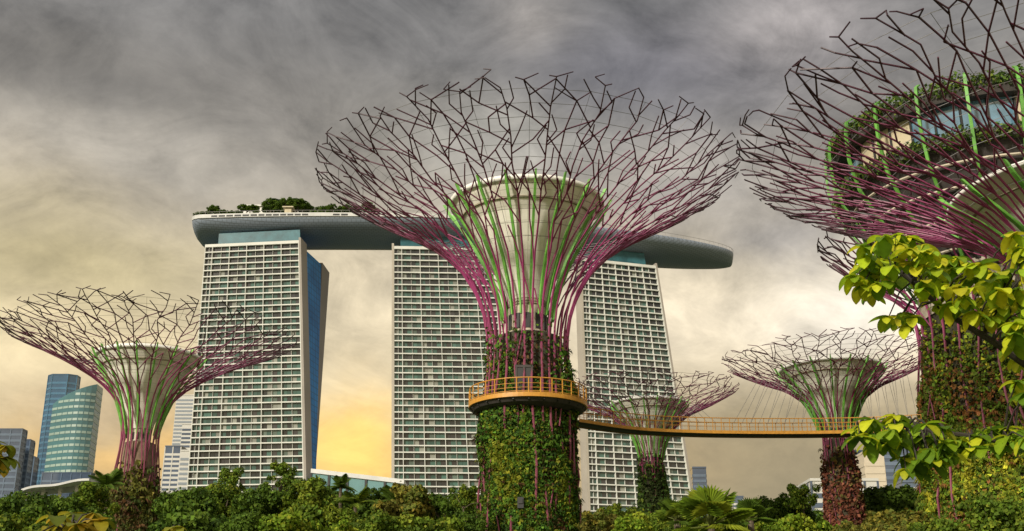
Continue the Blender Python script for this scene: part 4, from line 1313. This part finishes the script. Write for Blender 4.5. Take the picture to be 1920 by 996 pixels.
# ------------------------------------------------------------------ little trees on the rooftop deck
def roof_plants():
    g = random.Random(4)
    kk = 0
    stems = [trunk_mesh(KINDS['dark'][i][1], 1.65, i, .07) for i in range(3)]
    spots = [(.015 + .0062 * i, 17.5, g.uniform(1.6, 2.6), 'dark') for i in range(20)]
    spots += [(.15 + .0065 * i, g.uniform(10, 16), g.uniform(2.6, 4.4), 'dark') for i in range(13)]
    spots += [(.24 + .0085 * i, g.uniform(8, 16), g.uniform(2.2, 4.2), 'dark') for i in range(13)]
    spots += [(.80 + .013 * i, 0, g.uniform(1.0, 1.5), 'dark') for i in range(10)]
    for t, off, w, kind in spots:
        p, nn, ww, rise, e = SECS[min(71, int(t * 72))]
        x = path_at(t)
        off = min(off, ww * .88)
        me = KINDS[kind][kk % 3][0]; tm = stems[kk % 3]; kk += 1
        zb = 206.9
        root = thing('rooftop_tree', (x[0] + nn[0] * off, x[1] + nn[1] * off, zb), 'small dark green tree growing on the rooftop deck', 'tree', 'small trees planted on the rooftop deck', rz=kk)
        tall = w > 2.4
        c = link('crown', me, root); c.location = (0, 0, w * (1.5 if tall else .75)); c.scale = (w, w, w * .9)
        q = link('trunk', tm, root); q.location = (0, 0, w * (1.5 if tall else .75)); q.scale = (w, w, w * (.9 if tall else .45))
    for i in range(5):
        t = .158 + i * .014; x = path_at(t); p, nn, ww, rise, e = SECS[int(t * 72)]
        root = thing('rooftop_palm', (x[0] + nn[0] * 11, x[1] + nn[1] * 11, 206.9), 'slender palm on the rooftop deck near the white pavilion', 'palm', 'palms on the rooftop deck')
        h = g.uniform(7, 10)
        m = MB(); m.tube([(0, 0, 0), (0, 0, h)], [.3, .22], 6); m.build('trunk', M['bark'], root)
        m = MB()
        for k in range(16):
            a = k * 2.4; pts = [Vector((math.cos(a) * r, math.sin(a) * r, h + .9 * r - .28 * r * r)) for r in (0, 1.2, 2.4, 3.4)]
            sd = Vector((-math.sin(a), math.cos(a), 0)) * .4
            for j in range(3): m.add([pts[j] - sd, pts[j] + sd, pts[j + 1] + sd * .8, pts[j + 1] - sd * .8], [(0, 1, 2, 3)], [(.03, .06, .015)] * 4)
        m.build('fronds', M['leaf'], root)


roof_plants()

# ------------------------------------------------------------------ near leafy branches
def big_leaf(m, base, dr, up, L, Wd, c, droop):
    """one blade with a folded midrib that arches over and hangs"""
    sd = dr.cross(up).normalized()
    vs, K = [], 7
    pos = Vector(base); d_ = Vector(dr)
    cs = []
    for i in range(K + 1):
        t = i / K
        w = Wd * max(.04, (1 - abs(2 * (.04 + .955 * t) ** .82 - 1) ** 2.3)) ** .75
        nn = sd.cross(d_).normalized()
        rise = .16 * w
        vs += [pos - sd * w + nn * rise, pos, pos + sd * w + nn * rise]
        dk = .8 if i % 2 else 1.0
        cs += [tuple(x * dk for x in c), tuple(x * 1.12 for x in c), tuple(x * dk for x in c)]
        d_ = (d_ + Vector((0, 0, -droop / K))).normalized()
        pos = pos + d_ * (L / K)
    fs = []
    for i in range(K):
        for j in (0, 1): fs.append((i * 3 + j, i * 3 + j + 1, i * 3 + 4 + j, i * 3 + 3 + j))
    m.add(vs, fs, cs)


def inside(p, poly):
    x, y = p; r = False
    for i in range(len(poly)):
        (x0, y0), (x1, y1) = poly[i - 1], poly[i]
        if (y0 > y) != (y1 > y) and x < (x1 - x0) * (y - y0) / (y1 - y0) + x0: r = not r
    return r


def sample_poly(poly, gap, g, tries=4000):
    xs, ys = [q[0] for q in poly], [q[1] for q in poly]
    out = []
    for _ in range(tries):
        p = (g.uniform(min(xs), max(xs)), g.uniform(min(ys), max(ys)))
        if inside(p, poly) and all((p[0] - q[0]) ** 2 + (p[1] - q[1]) ** 2 > gap * gap for q in out): out.append(p)
    return out


YN = 9.0


def leafy(root, polys, spine, gap, pal, g, Lf=.21, Yv=.5, Y0=YN):
    leaves = MB(); tw = MB()
    for poly in polys:
        for (x, y) in sample_poly(poly, gap, g):
            Yd = Y0 + g.uniform(-Yv, Yv)
            c = at(x, y, Yd) - Vector(root.location)
            near = min(spine, key=lambda q: (q - c).length)
            mid = c.lerp(near, .5) + Vector((0, 0, .06))
            tw.tube([near, mid, c], [.010, .007, .005], 4)
            n = g.randint(6, 9); a0_ = g.uniform(0, 6.28)
            for k in range(n):
                a = a0_ + k * 2 * PI / n + g.uniform(-.3, .3); el = g.uniform(-.55, .45)
                dr = Vector((math.cos(a) * math.cos(el), math.sin(a) * math.cos(el), math.sin(el)))
                up = Vector((0, 0, 1)) - dr * dr.z; up.normalize()
                f = g.uniform(.75, 1.25); q = tuple(v * f for v in g.choice(pal))
                L = Lf * g.uniform(.45, 1.25)
                big_leaf(leaves, c, dr, up, L, L * g.uniform(.27, .36), q, g.uniform(.5, 2.0))
    tw.build('twigs', M['darkbark'], root)
    leaves.build('leaves', M['bigleaf'], root, smooth=True)


NEAR_PAL = [(.42, .54, .022), (.55, .58, .026), (.28, .42, .02), (.16, .28, .018), (.58, .54, .024)]


def near_tree():
    base = Vector((5.6, 9.3, 0))
    root = thing('broadleaf_tree', base, 'close yellow green large leaved branches reaching in from the right edge', 'tree')
    g = random.Random(12)
    m = MB(); m.tube([(0, 0, 0), (.05, 0, 2.0), (-.1, 0, 3.6), (.0, .05, 5.2), (.1, .1, 6.4)], [.17, .14, .12, .09, .04], 10); m.build('trunk', M['darkbark'], root)
    def br(pxs, r0, start):
        P = [Vector(start)] + [at(x, y, YN + dy_) - base for x, y, dy_ in pxs]
        rad = [r0 * (1 - .75 * i / (len(P) - 1)) for i in range(len(P))]
        mm = MB(); mm.tube(P, rad, 7); mm.build('branch', M['darkbark'], root)
        out = []
        for i in range(len(P) - 1):
            for k in range(5): out.append(P[i].lerp(P[i + 1], k / 5))
        return out
    b1 = br([(1990, 722, .1), (1920, 682, 0), (1861, 640, -.05), (1777, 589, 0), (1735, 550, .05), (1692, 514, 0), (1650, 480, 0)], .040, (-.05, 0, 3.0))
    b1 += br([(1960, 600, .2), (1900, 560, .2), (1850, 540, .2), (1790, 500, .25)], .03, (-.05, 0, 3.9))
    b2 = br([(1960, 850, .1), (1900, 830, 0), (1800, 815, 0), (1700, 800, 0), (1640, 795, .05), (1605, 805, .05)], .032, (0, 0, 2.6))
    up1 = [(1600, 500), (1625, 455), (1655, 440), (1690, 440), (1730, 455), (1775, 475), (1830, 495), (1880, 510), (1925, 535), (1935, 650), (1900, 640), (1850, 590), (1800, 580), (1745, 570), (1722, 540), (1742, 520), (1712, 500), (1690, 500), (1690, 530), (1660, 535), (1630, 550), (1600, 540)]
    up2 = [(1665, 595), (1690, 585), (1720, 590), (1722, 605), (1690, 615)]
    up3 = [(1900, 440), (1935, 430), (1935, 510), (1905, 490)]
    up4 = [(1880, 640), (1935, 640), (1935, 690), (1900, 665)]
    leafy(root, [up1, up2, up3, up4], b1, 16, NEAR_PAL, g, .155)
    lo1 = [(1597, 805), (1640, 782), (1670, 775), (1690, 785), (1740, 790), (1775, 800), (1760, 830), (1700, 830), (1640, 830), (1610, 825)]
    lo2 = [(1690, 862), (1720, 845), (1750, 830), (1800, 810), (1850, 805), (1925, 800), (1935, 840), (1850, 835), (1780, 850), (1740, 880), (1700, 885)]
    lo3 = [(1905, 715), (1935, 710), (1935, 750), (1910, 745)]
    leafy(root, [lo1, lo2, lo3], b2, 16, NEAR_PAL[1:4] + [(.12, .22, .016)], g, .155)


near_tree()


def near_shrub(label, polys, stem_px, Y, seed, gap, Lf, pal):
    p = at(stem_px[0], stem_px[1], Y)
    root = thing('broadleaf_shrub', (p.x, p.y, 0), label, 'shrub')
    g = random.Random(seed)
    m = MB(); sp = [Vector((0, 0, 0)), Vector((.03, 0, p.z * .5)), Vector((0, 0, p.z))]
    m.tube(sp, [.04, .03, .015], 7); m.build('stem', M['darkbark'], root)
    leafy(root, polys, [sp[1].lerp(sp[2], i / 6) for i in range(7)], gap, pal, g, Lf, .25, Y)


YPAL = [(0.312, 0.260, 0.018), (0.221, 0.234, 0.018), (0.156, 0.195, 0.018), (0.390, 0.260, 0.023)]
near_shrub('large leaved yellowish shrub at the bottom edge left of the left supertree trunk', [[(70, 985), (100, 968), (150, 960), (190, 962), (185, 1010), (60, 1010)]], (130, 1000), 9, 3, 20, .17, YPAL)
near_shrub('yellow leaved shrub cut by the left edge of the photo', [[(-15, 830), (10, 822), (14, 850), (5, 885), (-15, 880)]], (-30, 880), 9.5, 4, 14, .14, YPAL)
near_shrub('tip of a yellow leaved shrub at the bottom edge right of the left supertree trunk', [[(318, 990), (336, 984), (345, 1000), (315, 1010)]], (330, 1010), 9.5, 5, 14, .12, YPAL)
